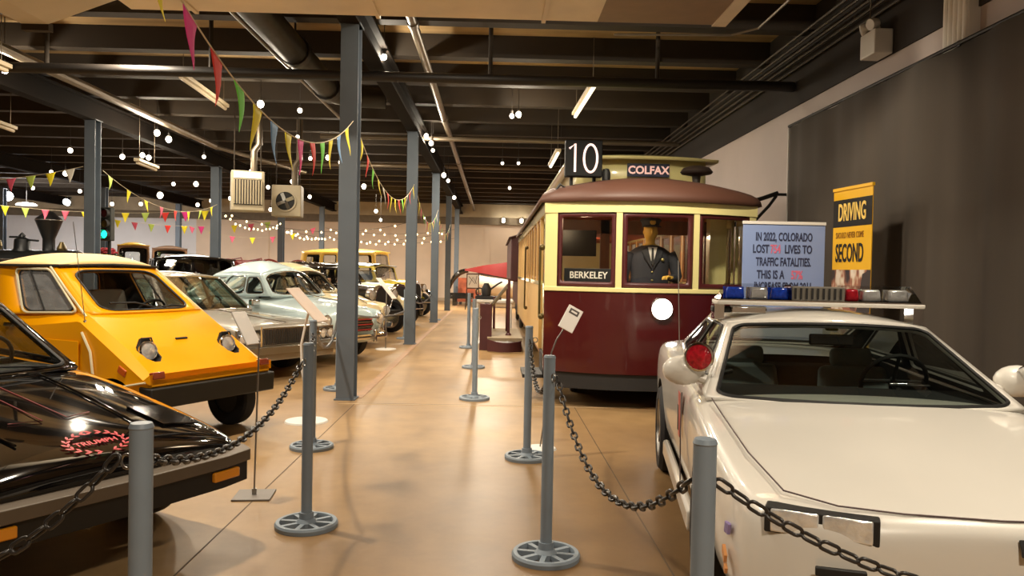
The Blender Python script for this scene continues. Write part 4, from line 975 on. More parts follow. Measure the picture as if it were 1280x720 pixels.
def round_car(name, label, pose, rz, pm, roof_col=None, grille_red=True, scale=1.0):
    st = [(.02, .42, .36, .46, .60, .66), (-.02, .54, .32, .48, .72, .80), (-.12, .66, .29, .5, .80, .90), (-.45, .76, .26, .52, .86, .965), (-.9, .80, .25, .54, .89, 1.0), (-1.3, .815, .25, .55, .93, 1.04), (-2.2, .82, .25, .56, .95, 1.04),
          (-3.0, .81, .25, .56, .95, 1.03), (-3.7, .77, .28, .56, .90, .97), (-4.2, .66, .34, .55, .80, .85), (-4.38, .46, .4, .52, .68, .72)]
    wh = [(-.72, .69, .33, .18), (-.72, -.69, .33, .18), (-3.3, .69, .33, .18), (-3.3, -.69, .33, .18)]
    gh = dict(glass=g_clear, wb=(-1.24, .60, 1.03), wt=(-1.60, .50, 1.375), rt=(-2.75, .48, 1.37), rb=(-3.45, .60, .99), side=((.06, .26, .1, .86), (.29, .60, .08, .9), (.64, .88, .14, .8)), wh=(.05, .95, .06, .92), bul=.10, crown=.16, seal=m_chrome, r=.2, roof_mat=roof_col)
    t = sedan(name, label, pose, rz, pm, st, wh, gh, None, pm, cavity=(-1.34, -3.0))
    seats(t, m_seatg, (-2.2, -2.8), (.32, -.32), .45, .54, .52, False); steering(t, -1.72, .33, 1.03, .19)
    for s in (1, -1):   # rounded front wings with the headlights at their tips
        MB().loft([[Vector((x, s*y0+w*math.cos(a), z0+h*math.sin(a))) for a in [k*math.pi/6 for k in range(12)]] for x, y0, z0, w, h in ((.0, .60, .68, .09, .10), (-.06, .60, .67, .14, .16), (-.3, .61, .66, .17, .20), (-.8, .63, .68, .17, .20), (-1.3, .66, .7, .14, .18), (-1.7, .68, .68, .08, .14))]).obj('front_wing', pm, t, smooth=60)
        lamp(t, (.012, s*.60, .69), (1, 0, .03), .085)
        lamp(t, (.0, s*.58, .50), (1, 0, 0), .035, 'side_lamp')
        MB().tube([(-.9, s*.835, .70), (-2.2, s*.85, .69), (-3.2, s*.84, .66)], .008, 6).obj('side_strip', m_chrome, t)
    g = MB().loft([[(-.03, .42*a, .60+.13*b) for a, b in ((-1, 0), (-.86, .8), (-.4, 1.05), (.4, 1.05), (.86, .8), (1, 0), (.8, -.9), (-.8, -.9))], [(.055, .40*a, .60+.12*b) for a, b in ((-1, 0), (-.86, .8), (-.4, 1.05), (.4, 1.05), (.86, .8), (1, 0), (.8, -.9), (-.8, -.9))]]).obj('grille', m_chrome, t, smooth=0, bevel=.008)
    MB().bb((.056, -.34, .51), (.06, .34, .70)).obj('grille_opening', m_ink, g, smooth=0)
    for k in range(5): MB().bb((.056, -.35, .515+.041*k), (.072, .35, .532+.041*k)).obj('grille_bar', (M('grille_red', '#a02a22', .4) if grille_red and k % 2 == 0 else m_chrome), g, smooth=0, bevel=.003)
    MB().loft([[(.06-d, y, .36), (.13-d, y, .37), (.14-d, y, .41), (.13-d, y, .45), (.06-d, y, .46)] for y, d in ((-.80, .40), (-.78, .12), (-.6, .02), (0, 0), (.6, .02), (.78, .12), (.80, .40))]).obj('bumper', m_chrome, t, smooth=50)
    for s in (1, -1): MB().lathe([(0, -.1), (.03, -.09), (.035, .06), (.02, .11), (0, .12)], (.14, s*.34, .42), (0, 0, 1), 12).obj('bumper_guard', m_chrome, t)
    MB().tube([(.01, 0, .84), (-.3, 0, .97), (-1.15, 0, 1.065)], .012, 6).obj('hood_strip', m_chrome, t)
    return t
round_car('vintage_coupe', 'rounded pale blue old car with barred chrome grille behind the nearest column', (-2.2, 12.22), -33, m_bluec)
round_car('vintage_coupe', 'rounded cream old car just beyond the pale blue one', (-2.42, 14.7), -31, m_creamc, None, False)
# ------------------------------------------------------------ pre-war cars
def fender(root, mat, x, y, r, w, a0=-15, a1=190, tail=None):
    n = 14; rings = []
    for k in range(n+1):
        a = R(a0+(a1-a0)*k/n); cx, cz = x+r*math.cos(a), r*.92+r*math.sin(a)
        o = Vector((math.cos(a), 0, math.sin(a)))
        c = Vector((cx, y, cz)); hw = w*(.6+.4*math.sin(math.pi*min(1, .15+k/n)))
        rings.append([c+Vector((0, hw*math.cos(b), 0))+o*(.06*math.sin(b)) for b in [j*math.pi/6 for j in range(7)]])
    MB().loft(rings, closed=False).obj('fender', mat, root, smooth=60, solid=.015)
def vintage(name, label, pose, rz, body, trim, roof, open_top=False, glass=None, L=4.2, tall=1.75, hood=1.35, w=.66, wheel_style='wire', white=False, group=None, bus=False, cat='car'):
    t = thing(name, label, cat, (*pose, 0), R(rz), group or 'old cars deeper in the hall')
    r = .38
    for x in (-.55, -L+.75):
        for s in (1, -1):
            wheel(t, x, s*.68, r, .13, m_chrome if wheel_style == 'wire' else body, .72, wheel_style, white); fender(t, trim, x, s*.69, r+.07, .12)
    for s in (1, -1): MB().bb((-1.0, s*.62, .36), (-L+1.15, s*.82, .40)).obj('running_board', trim, t, smooth=0, bevel=.01)
    MB().bb((-.1, -.45, .42), (-L+.1, .45, .56)).obj('chassis', m_black, t, smooth=0)
    hs = lambda x, hw, z0, z1: [Vector((x, hw*a, z0+(z1-z0)*b)) for a, b in ((-1, 0), (-1.02, .45), (-.92, .78), (-.55, .96), (0, 1.0), (.55, .96), (.92, .78), (1.02, .45), (1, 0))]
    MB().loft([hs(-.38, .30, .52, 1.10), hs(-.8, .36, .52, 1.12), hs(-hood, w*.8, .52, 1.15)]).obj('hood', body, t, smooth=40)
    g = MB().loft([hs(-.30, .29, .48, 1.12), hs(-.40, .31, .48, 1.14)]).obj('radiator_shell', m_chrome, t, smooth=40, bevel=.01)
    MB().loft([hs(-.296, .24, .53, 1.06), hs(-.30, .24, .53, 1.06)]).obj('grille', m_ink, g, smooth=0)
    for s in (1, -1): lamp(t, (-.28, s*.42, .92), (1, 0, 0), .115, depth=.1); MB().cyl((-.33, s*.42, .82), (-.36, s*.36, .6), .014, n=6).obj('lamp_bracket', m_chrome, t)
    MB().tube([(-.02, -.62, .48), (.08, -.3, .48), (.09, 0, .48), (.08, .3, .48), (-.02, .62, .48)], .035, 8, flat=.6).obj('bumper', m_chrome, t)
    bt = 1.12 if not bus else 1.0
    MB().loft([hs(-hood, w, .50, bt+.02), hs(-hood-.6, w*1.03, .48, bt), hs(-L+.7, w*1.03, .48, bt), hs(-L+.12, w*.9, .55, bt-.02)]).obj('body', body, t, smooth=40)
    z1 = tall-.12
    if open_top:
        P = quadP((-hood-.02, -w*.85, 1.12), (-hood-.02, w*.85, 1.12), (-hood-.16, w*.82, 1.45), (-hood-.16, -w*.82, 1.45))
        win_panel(t, P, [(.03, .97, .06, .95)], m_chrome, g_clear, .1, .02, name='windscreen_frame', pane='windscreen')
        seats(t, M('tan_leather', '#9a6b4a', .6), (-hood-.95, -L+.75), (.3, -.3), .62, .54, .62, False); steering(t, -hood-.45, .3, 1.12, .19)
        MB().loft([[(-L+.35+dx, y, z) for dx, z in ((0, 1.08), (.18, 1.2), (-.05, 1.34), (-.3, 1.22), (-.3, 1.08))] for y in (-w*.9, 0, w*.9)]).obj('folded_hood', roof, t, smooth=50)
    else:
        c = lambda x, y, z: (x, y, z)
        wb, wt, rt, rb = (-hood-.05, w*.98, bt-.02), (-hood-.18, w*.92, z1), (-L+.35, w*.9, z1), (-L+.16, w*.92, bt-.05)
        nw = 4 if bus else 3
        side = tuple((.04+(.93/nw)*k, .04+(.93/nw)*(k+1)-.05, .1, .9) for k in range(nw))
        greenhouse(t, body, glass or g_clear, wb, wt, rt, rb, side=side, wh=(.06, .94, .1, .9), bh=(.25, .75, .25, .8), bul=.02, crown=.10, roof_mat=roof, r=.1)
        seats(t, m_int, (-hood-.9,), (.3, -.3), .62, .54, .7, False); steering(t, -hood-.45, .3, 1.14, .19)
        MB().tube([(wt[0]+.06, -wt[1]-.02, z1), (wt[0]+.08, 0, z1+.03), (wt[0]+.06, wt[1]+.02, z1)], .02, 6).obj('visor', roof, t)
    return t
m_blk2 = paint('old_car_black', '#100e0d', .15)
m_yold = paint('old_car_yellow', '#c9a136', .4)
m_tanr = M('tan_roof_cloth', '#a98d5c', .8)
m_brnr = M('brown_roof', '#4b3521', .7, var=.1)
vintage('vintage_car', 'black pre-war car behind the cream one, left of the second column', (-2.25, 17.4), -28, m_blk2, m_creamc, m_blk2, tall=1.62, group='cars parked nose to the aisle')
vintage('convertible', 'open cream tourer with a raised windscreen beside the second column', (-2.15, 20.0), -26, m_ivory, m_blk2, m_blk2, True, white=True, group='cars parked nose to the aisle')
t = vintage('vintage_car', 'yellow fronted pre-war car seen between the second and third columns', (-2.15, 24.2), -25, paint('lemon_paint', '#d8c24a', .35), m_blk2, m_blk2, tall=1.7, white=True, group='cars parked nose to the aisle')
vintage('vintage_bus', 'tall yellow roofed old bus against the back wall, left of the second column', (-2.9, 29.3), -18, m_yold, m_yold, paint('roof_yellow', '#c9ac48', .5), tall=2.25, L=5.0, bus=True)
vintage('limousine', 'long black flat roofed car between the yellow microcar and the pale blue car', (-7.0, 18.7), -62, m_blk2, m_blk2, m_blk2, glass=G('dark_glass', (.10, .10, .10), .6), tall=1.78, L=3.9, w=.86, wheel_style='cap').scale = (1, 1.22, 1)
vintage('wooden_truck', 'old wooden bodied vehicle with a yellow roof in the far left bay', (-12.5, 27.0), -64, M('varnished_wood', '#6e4a22', .5, var=.25), m_blk2, paint('roof_yellow2', '#d2a92a', .5), tall=2.30, L=3.3, w=.56, bus=True, hood=1.0)
vintage('wooden_truck', 'old wooden bodied vehicle with an arched brown roof in the far left bay', (-13.0, 31.2), -66, M('varnished_wood2', '#5a3a1c', .5, var=.25), m_blk2, m_brnr, tall=2.30, L=3.3, w=.72, bus=True, hood=1.0)
# red spoked vehicle further back, only its top shows above the pale blue car
def fire_wagon(label, x, y, rz):
    t = thing('fire_wagon', label, 'wagon', (x, y, 0), rz, 'red wagons in the far bay'); t.scale = (1.1, 1.1, 1.12)
    mr = M('wagon_red', '#8e2a20', .45, var=.1)
    MB().bb((-1.3, -.45, .85), (1.3, .45, 1.05)).obj('bed', mr, t, smooth=0, bevel=.02)
    for sx in (-.85, .85):
        for s in (1, -1):
            wv = MB().tube([(sx+.76*math.cos(a), s*.62, .79+.76*math.sin(a)) for a in [k*math.pi/14 for k in range(28)]], .03, 6, True)
            for k in range(14): a = k*math.pi/7; wv.cyl((sx, s*.62, .79), (sx+.75*math.cos(a), s*.62, .79+.75*math.sin(a)), .018, n=6)
            wv.cyl((sx, s*.55, .79), (sx, s*.69, .79), .08, n=12).obj('wheel', mr, t)
    MB().cyl((-.85, -.6, .79), (-.85, .6, .79), .03, n=8).objs('axle', m_black, t); MB().cyl((.85, -.6, .79), (.85, .6, .79), .03, n=8).obj('axle', m_black, t)
    for s in (1, -1): MB().tube([(-1.25, s*.42, 1.05), (-1.25, s*.42, 1.5), (-.5, s*.42, 1.6), (-.2, s*.42, 1.05)], .02, 6).obj('handrail', mr, t)
    seats(t, mr, (-.75,), (0,), 1.05, .8, .5, False)
fire_wagon('red spoked wheel wagon glimpsed just above the pale blue car roof', -7.9, 26.5, -.5)
fire_wagon('red spoked wheel wagon left of the fan heater column, behind the black flat roofed car', -10.6, 30.6, -.9)
# ------------------------------------------------------------ locomotive at the far left
def locomotive():
    t = thing('steam_locomotive', 'black steam locomotive with a flared diamond smokestack at the far left', 'locomotive', (-13.2, 23.1, 0))
    mk = M('loco_black', '#16181a', .4, .2, var=.1)
    MB().lathe([(0, -.9), (.56, -.9), (.60, -.86), (.60, 0), (.585, .02), (.585, 4.4), (0, 4.4)], (0, 0, 1.28), (-1, 0, 0), 28).obj('boiler', mk, t)
    MB().lathe([(0, 0), (.50, .0), (.53, -.03), (0, -.04)], (.92, 0, 1.28), (1, 0, 0), 24).obj('smokebox_door', mk, t)
    s = MB().lathe([(.20, .0), (.17, .06), (.165, .40), (.355, .92), (.37, .955), (.355, .99), (.12, 1.20), (.07, 1.20), (.06, 1.1)], (0, 0, 1.80), n=24).obj('smokestack', mk, t)
    MB().lathe([(.358, .935), (.376, .945), (.376, .965), (.358, .975)], (0, 0, 1.80), n=24, closed=True).obj('stack_ring', m_steel, s)
    d = MB().lathe([(.27, 0), (.22, .08), (.21, .30), (.20, .36), (.08, .42), (.06, .5), (0, .52)], (-.78, 0, 1.82), n=20).obj('steam_dome', mk, t)
    MB().cyl((-1.15, 0, 2.24), (-.85, 0, 2.24), .03, n=8).tube([(-.70, 0, 2.28), (-.78, 0, 2.36), (-.86, 0, 2.28), (-.78, 0, 2.22)], .03, 8, True).cyl((-.6, 0, 2.16), (-.3, 0, 2.14), .03, n=8).obj('throttle_lever', mk, d)
    MB().lathe([(.02, 0), (.13, .02), (.10, .16), (.05, .22), (.03, .34), (0, .36)], (-1.5, 0, 1.95), n=16).cyl((-1.5, -.15, 1.85), (-1.5, -.15, 2.05), .02, n=6).cyl((-1.5, .15, 1.85), (-1.5, .15, 2.05), .02, n=6).obj('bell', M('bell_brass', '#7a6a44', .4, .8), t)
    MB().lathe([(.12, 0), (.14, .1), (.08, .22), (.05, .3), (0, .3)], (.38, 0, 1.82), n=14).obj('headlamp_stand', M('lamp_brass', '#6a5c3c', .4, .7), t)
    c = MB().bb((-2.3, -.8, .9), (-3.6, -.75, 2.35)).bb((-2.3, .75, .9), (-3.6, .8, 2.35)).bb((-2.28, -.8, .9), (-2.33, .8, 2.3)).obj('cab', mk, t, smooth=0)
    MB().loft([[(x, y, z) for y, z in ((-.95, 2.3), (-.5, 2.45), (0, 2.5), (.5, 2.45), (.95, 2.3), (.95, 2.26), (0, 2.46), (-.95, 2.26))] for x in (-2.1, -3.8)]).obj('cab_roof', mk, t, smooth=0)
    MB().bb((1.0, -.7, .55), (-3.6, .7, .75)).obj('frame', mk, t, smooth=0)
    for x in (-.9, -2.1):
        for s_ in (1, -1):
            w = MB().tube([(x+.5*math.cos(a), s_*.72, .53+.5*math.sin(a)) for a in [k*math.pi/14 for k in range(28)]], .045, 6, True)
            for k in range(10): a = k*math.pi/5; w.cyl((x, s_*.72, .53), (x+.49*math.cos(a), s_*.72, .53+.49*math.sin(a)), .025, n=6)
            w.obj('driving_wheel', mk, t)
    for x in (.55, .0):
        for s_ in (1, -1): MB().lathe([(0, -.05), (.28, -.05), (.3, 0), (.28, .05), (0, .05)], (x, s_*.72, .3), (0, 1, 0), 20).obj('leading_wheel', mk, t)
    p = MB()
    for k in range(9): y = -.8+.2*k; p.cyl((1.0, y*.9, .6), (1.75-abs(y)*.6, y*.9, .1), .025, n=6)
    p.obj('pilot', mk, t)
    rl = MB()
    for s_ in (1, -1): rl.tube([(.8, s_*.66, 1.55), (-2.2, s_*.66, 1.6)], .02, 6)
    rl.obj('handrail', m_steel, t)
locomotive()
# black car body corner at the extreme left edge, plus traffic light
t = thing('traffic_signal', 'traffic light glowing green beside the column behind the microcar', 'traffic light', (-9.30, 18.7, .1))
MB().cyl((0, .1, -.1), (0, .1, 2.5), .04, n=10).obj('pole', m_black, t)
h = MB().bb((-.13, -.1, 1.95), (.13, .1, 2.75)).obj('housing', M('signal_housing', '#20231f', .5), t, smooth=0, bevel=.02)
for k, (cc, e) in enumerate((('#12e0a0', 7.0), ('#5a4614', 0), ('#4a1010', 0))):
    z = 2.10+.25*k
    MB().lathe([(0, .02), (.06, .015), (.095, 0), (0, -.01)], (0, -.105, z), (0, -1, 0), 20).obj('signal_lens', M('signal_lens_%d' % k, cc, .3, emit=e), h)
    MB().lathe([(.105, 0), (.112, .0), (.112, .14), (.105, .14)], (0, -.10, z), (0, -1, 0), 20, True).obj('visor', m_black, h)
t = thing('flower_basket', 'small basket of red flowers beside the traffic light', 'flowers', (-9.72, 19.6, 0))
MB().cyl((0, 0, 0), (0, 0, 1.55), .03, n=8).lathe([(0, 0), (.2, 0), (.02, .02)], n=16).obj('stand', m_black, t)
MB().lathe([(0, 0), (.16, 0), (.24, .16), (.22, .16), (.15, .03), (0, .03)], (0, 0, 1.52), n=16).obj('basket', M('basket_brown', '#4e3622', .8), t)
fl = MB()
for k in range(46):
    a, rr = random.random()*6.28, random.random()**.5*.2; fl.sph((rr*math.cos(a), rr*math.sin(a), 1.74+random.random()*.14), .045, (1, 1, .7), 6)
fl.obj('blossom', M('blossom_red', '#a8323e', .7, var=.3, scale=20), t)
fl = MB()
for k in range(60):
    a, rr = random.random()*6.28, random.random()**.5*.28; fl.box((rr*math.cos(a), rr*math.sin(a), 1.64+random.random()*.12), (.07, .03, .004), (random.random(), random.random()*2, a))
fl.obj('foliage', M('leaf_dark', '#3c4a28', .7), t)['kind'] = 'stuff'
# ------------------------------------------------------------ the tram (local x right, y back, z up; origin under the middle of the front corners)
TX, TY = 1.76, 8.62
m_mar = paint('tram_maroon', '#430b0d', .3, var=.03)
m_cre = paint('tram_cream', '#d9cf90', .38, var=.03)
m_roofb = M('tram_roof_brown', '#523428', .55, var=.06, scale=2)
m_wdk = M('tram_sash_wood', '#47191a', .4, var=.12, scale=3, stretch=(1, 1, 6))
m_wood = M('tram_inner_wood', '#7a4a28', .45, var=.2, scale=3, stretch=(4, 4, .6))
m_und = M('tram_underframe', '#1d1c1d', .6)
HW, TL = 1.19, 9.4
def fy(x): return -.34*(1-(min(1, abs(x)/HW))**2.2)
def front(x, z, off=0.0):
    return Vector((x, fy(x)-off, z))
def fstrip(x0, x1, z0, z1, n=14, th=.03, off=0.0):
    mb = MB(); r = []
    for k in range(n+1):
        x = x0+(x1-x0)*k/n; r.append([front(x, z0, off), front(x, z1, off), front(x, z1, off-th), front(x, z0, off-th)])
    return mb.loft(r)
def tram():
    t = thing('tram', 'old maroon and cream tram facing the camera with lit round headlamp', 'tram', (TX, TY, 0))
    # front dash, belt rail, posts, letterboard
    fstrip(-HW, HW, .40, 1.31, 24, .035).obj('dash_panel', m_mar, t, smooth=40)
    fstrip(-HW-.01, HW+.01, 1.295, 1.345, 24, .05, .018).obj('belt_rail', m_cre, t, smooth=40, bevel=.006)
    fstrip(-HW-.01, HW+.01, 2.165, 2.30, 24, .06, .012).obj('letter_board', m_cre, t, smooth=40)
    wins = [(-1.06, -.44), (-.375, .405), (.47, 1.10)]
    for (a, b) in ((-HW, -1.06), (-.44, -.375), (.405, .47), (1.10, HW)):
        fstrip(a, b, 1.33, 2.18, 4, .06, .004).obj('window_post', m_cre, t, smooth=30)
    for i, (a, b) in enumerate(wins):
        P = lambda u, v, a=a, b=b: front(a+(b-a)*u, 1.345+.82*v, -.012)
        win_panel(t, P, [(.075, .925, .07, .94)], m_wdk, G('tram_glass', (.95, .96, .94), .45), .03, .03, name='window_sash')
    # round headlamp, number plates
    h = MB().lathe([(.095, -.05), (.125, -.05), (.127, .03), (.112, .055), (.098, .03)], front(.06, 1.125), (0, -1, 0), 32).obj('headlamp', m_chrome, t)
    MB().lathe([(0, .05), (.05, .045), (.10, .02), (.0, .0)], front(.06, 1.125), (0, -1, 0), 32).obj('lamp_glass', M('headlamp_glow', '#fffaf0', .3, emit=14.0), h)
    # dark apron, fender and trucks beneath
    fstrip(-HW+.06, HW-.06, .22, .40, 20, .06, -.03).obj('apron', m_und, t, smooth=40)
    MB().bb((-.95, .0, .2), (.95, TL-.4, .42)).obj('underframe', m_und, t, smooth=0)
    for y0 in (1.7, 7.4):
        for s in (-1, 1):
            for dy in (-.6, .6):
                MB().lathe([(0, -.06), (.30, -.06), (.33, -.05), (.33, .02), (.30, .06), (0, .06)], (s*.72, y0+dy, .335), (1, 0, 0), 24).obj('wheel', m_und, t)
    MB().bb((-.99, .95, .2), (-.94, 8.2, .32)).bb((.94, .95, .2), (.99, 8.2, .32)).bb((-1.05, .2, .22), (-.9, .5, .4)).obj('truck_frame', m_und, t, smooth=0)
    # sides : lower panels, door opening near the front on the aisle side, long window row
    for s in (-1, 1):
        x0, x1 = s*HW, s*(HW-.04)
        MB().bb((x0, .0, .62), (x1, .14, 2.3)).obj('corner_post', m_cre, t, smooth=0, bevel=.015)
        MB().bb((x0*1.002, .92, .55), (x1, TL, 1.36)).obj('side_panel', M('tram_side_yellow', '#d8b070', .45, var=.04), t, smooth=0)
        MB().bb((x0*1.006, 0, 2.16), (x1, TL, 2.30)).obj('side_letter_board', m_cre, t, smooth=0)
        MB().bb((x0*1.008, .9, 1.34), (x1, TL, 1.39)).obj('window_sill', m_cre, t, smooth=0)
        ps = MB(); n = 11
        for k in range(n+1): y = .92+(TL-.92-.08)*k/n; ps.bb((x0, y, 1.36), (x1, y+.085, 2.18))
        ps.objs('side_post', M('tram_post_yellow', '#dcb878', .45), t, smooth=0)
        for k in range(n):
            y = .92+(TL-1.0)*k/n+.085; y2 = .92+(TL-1.0)*(k+1)/n
            P = lambda u, v, y=y, y2=y2: Vector((s*(HW-.02), y+(y2-y)*u, 1.39+.77*v))
            win_panel(t, P, [(.12, .88, .06, .94)], M('side_sash', '#a06e3a', .5), g_clear, .05, .02, name='side_window_sash', pane='side_window')
        # folding door leaves
        for k in range(2):
            P = lambda u, v, k=k: Vector((s*(HW-.03-.05*(abs(u-.5)*2 if k else 1-abs(u-.5)*2)), .15+.385*k+.385*u, .5+1.66*v))
            win_panel(t, P, [(.14, .86, .52, .95)], m_cre, g_clear, .05, .03, name='door_leaf', pane='door_glass')
        MB().cyl((s*(HW+.05), .06, 1.0), (s*(HW+.05), .06, 1.78), .014, n=8).sph((s*(HW+.03), .06, 1.0), .035).sph((s*(HW+.03), .06, 1.78), .035).obj('grab_handle', M('handle_bronze', '#5a4d2a', .4, .6), t)
        MB().cyl((s*(HW+.05), 4.2, .9), (s*(HW+.05), 4.2, 1.9), .014, n=8).sph((s*(HW+.03), 4.2, .9), .03).sph((s*(HW+.03), 4.2, 1.9), .03).obj('grab_handle', M('handle_bronze', '#5a4d2a', .4, .6), t)
        MB().bb((s*(HW-.02), .2, .28), (s*(HW+.22), .88, .32)).bb((s*(HW-.03), .2, .28), (s*(HW-.01), .88, .55)).obj('step', m_und, t, smooth=0)
    MB().bb((-HW, TL-.04, .5), (HW, TL, 2.3)).obj('rear_wall', m_cre, t, smooth=0)
    MB().bb((-HW+.04, -.0, .45), (HW-.04, TL-.04, .52)).obj('floor_boards', m_wood, t, smooth=0)
    # inner bulkhead with window openings, ceiling lining, seats
    bk = MB()
    for (a, b) in ((-1.15, -1.02), (-.36, -.24), (.24, .36), (1.02, 1.15)): bk.bb((a, 1.5, .52), (b, 1.56, 2.2))
    bk.bb((-1.15, 1.5, .52), (-.24, 1.56, 1.25)).bb((.24, 1.5, .52), (1.15, 1.56, 1.25)).bb((-1.15, 1.5, 2.02), (1.15, 1.56, 2.2))
    bk.obj('bulkhead', m_wood, t, smooth=0)
    MB().bb((-1.10, 1.47, 1.72), (-.42, 1.49, 2.06)).obj('blind', M('dark_blind', '#171412', .25), t, smooth=0)
    MB().bb((-1.15, .02, 2.2), (1.15, TL-.05, 2.22)).obj('ceiling_lining', M('tram_ceiling_red', '#b0452a', .5), t, smooth=0)
    cn = MB().bb((.35, .45, .52), (.9, .62, 1.1)).cyl((.62, .5, 1.1), (.62, .5, 1.28), .06, n=14).obj('controller_stand', m_wdk, t, smooth=30)
    MB().bb((-1.12, .05, 1.35), (-1.02, .5, 2.2)).bb((.78, .40, .52), (.98, .55, 2.2)).obj('inner_post', m_cre, t, smooth=0)
    for k in range(7):
        for s in (-1, 1): rbox(t, 'passenger_seat', m_wood, (s*.68, 2.2+.95*k, .95), (.8, .1, .8), (R(-8), 0, 0), .03)
    # roof : brown dome around a raised clerestory
    IW, IY = .77, .62
    def outline(hw, yb, bow):
        pts = [(-hw, TL-.05)] + [(-hw, y) for y in (6, 3, 1)]
        n = 20
        for k in range(n+1):
            x = -hw+2*hw*k/n; pts.append((x, yb-bow*(1-abs(x/hw)**2.4)))
        return pts + [(hw, y) for y in (1, 3, 6)] + [(hw, TL-.05)]
    O, I = outline(HW+.07, .02, .43), outline(IW, IY, .14)
    rings = []
    for k in range(9):
        s = k/8; c = 1-math.cos(s*math.pi/2)
        rings.append([Vector((o[0]+(i[0]-o[0])*c, o[1]+(i[1]-o[1])*c, 2.285+(.335-.10*(i[0]/IW)**2)*math.sin(s*math.pi/2)**.92)) for o, i in zip(O, I)])
    MB().loft(rings, closed=False).obj('roof_dome', m_roofb, t, smooth=60, solid=.03)
    MB().loft([[Vector((p[0], p[1], z)) for p in I] for z in (2.44, 2.89)], closed=False).obj('clerestory', m_cre, t, smooth=40, solid=.03)
    O2 = outline(IW+.13, IY-.10, .16)
    def cap(u, v):
        i = int(round(u*(len(O2)-1))); p = O2[i]; q = (0, max(p[1], IY+.4))
        return Vector((p[0]*(1-v), p[1]+(q[1]-p[1])*v, 2.875+.10*math.sin(v*math.pi/2)))
    MB().grid(cap, len(O2)-1, 6).obj('clerestory_roof', m_cre, t, smooth=60, solid=.035)
    # dark gong shaped ventilator, roof lamps and cables
    MB().lathe([(0, -.05), (.04, -.05), (.05, .05), (.17, .075), (.185, .095), (.15, .14), (.07, .165), (0, .17)], (.545, .18, 2.585), n=28).obj('roof_ventilator', M('vent_brown', '#231a15', .5), t)
    b = MB().lathe([(0, 0), (.05, 0), (.05, .09), (.035, .13), (0, .14)], (-.50, .16, 2.56), n=14).obj('roof_bell', m_black, t)
    MB().tube([(-1.12, .05, 2.36), (-1.03, .1, 2.50), (-.92, .05, 2.42)], .015, 6).tube([(-1.2, .2, 2.34), (-1.1, .12, 2.42)], .012, 6).obj('roof_cable', m_black, t)
    # boards with the route names
    bd = MB().bb((-.25, -.012, -.078), (.25, .012, .078)).obj('destination_sign', M('sign_navy', '#1c2138', .4), t, smooth=0, bevel=.004, loc=(.08, .38, 2.725))
    bd.location = (.04, .44, 2.725)
    text('route_lettering', 'COLFAX', .128, M('sign_pink_white', '#f2c8c0', .5, emit=.25), bd, (0, -.016, -.004), (R(90), 0, 0), .002, bold=.004, sx=.98)
    f = front(-.70, 1.425, .0); sl = math.atan2(fy(-.55)-fy(-.85), .30)
    bd = MB().bb((-.275, -.01, -.075), (.275, .01, .075)).obj('name_board', M('board_black', '#191c1f', .4), t, smooth=0, bevel=.004, loc=(-.715, fy(-.7)+.075, 1.475), rot=(0, 0, sl))
    text('name_lettering', 'BERKELEY', .105, M('sign_white', '#eeeae0', .5), bd, (0, -.013, -.002), (R(90), 0, 0), .002, bold=.0015, sx=.92)
    # route number box on the roof corner
    bx = MB().bb((-.21, -.06, -.205), (.21, .06, .205)).obj('number_box', M('box_black', '#070606', .6, spec=.2), t, smooth=0, bevel=.01, loc=(-.77, .10, 2.79))
    dg = M('digit_white', '#ffe2dc', .4, emit=.8); d = MB()
    d.tube([(-.165, -.066, .105), (-.10, -.066, .16), (-.10, -.066, -.155)], .013, 8)
    d.obj('digit', dg, bx, smooth=60)
    MB().tube([(.075+.075*math.cos(a), -.066, .155*math.sin(a)) for a in [k*math.pi/16 for k in range(32)]], .013, 8, True).obj('digit', dg, bx, smooth=60)
    MB().cyl((-.9, .14, 2.40), (-.9, .14, 2.59), .02, n=8).cyl((-.64, .14, 2.46), (-.64, .14, 2.59), .02, n=8).obj('box_bracket', m_black, t)
    # lamps inside
    for (y, p) in ((.1, 7), (3.0, 26), (6.8, 26)):
        o = MB().lathe([(0, 0), (.05, .0), (.06, -.02), (.04, -.04), (0, -.045)], (-.72 if y < 1 else 0, y, 2.2), n=16).obj('ceiling_bulb', m_glow, t)
        l = bpy.data.lights.new('tram_bulb', 'POINT'); l.energy = p; l.color = (1, .72, .42); l.shadow_soft_size = .06
        lo = bpy.data.objects.new('tram_bulb_light', l); C.objects.link(lo); lo.parent = t; lo.location = (-.72 if y < 1 else 0, y, 2.10)
tram()
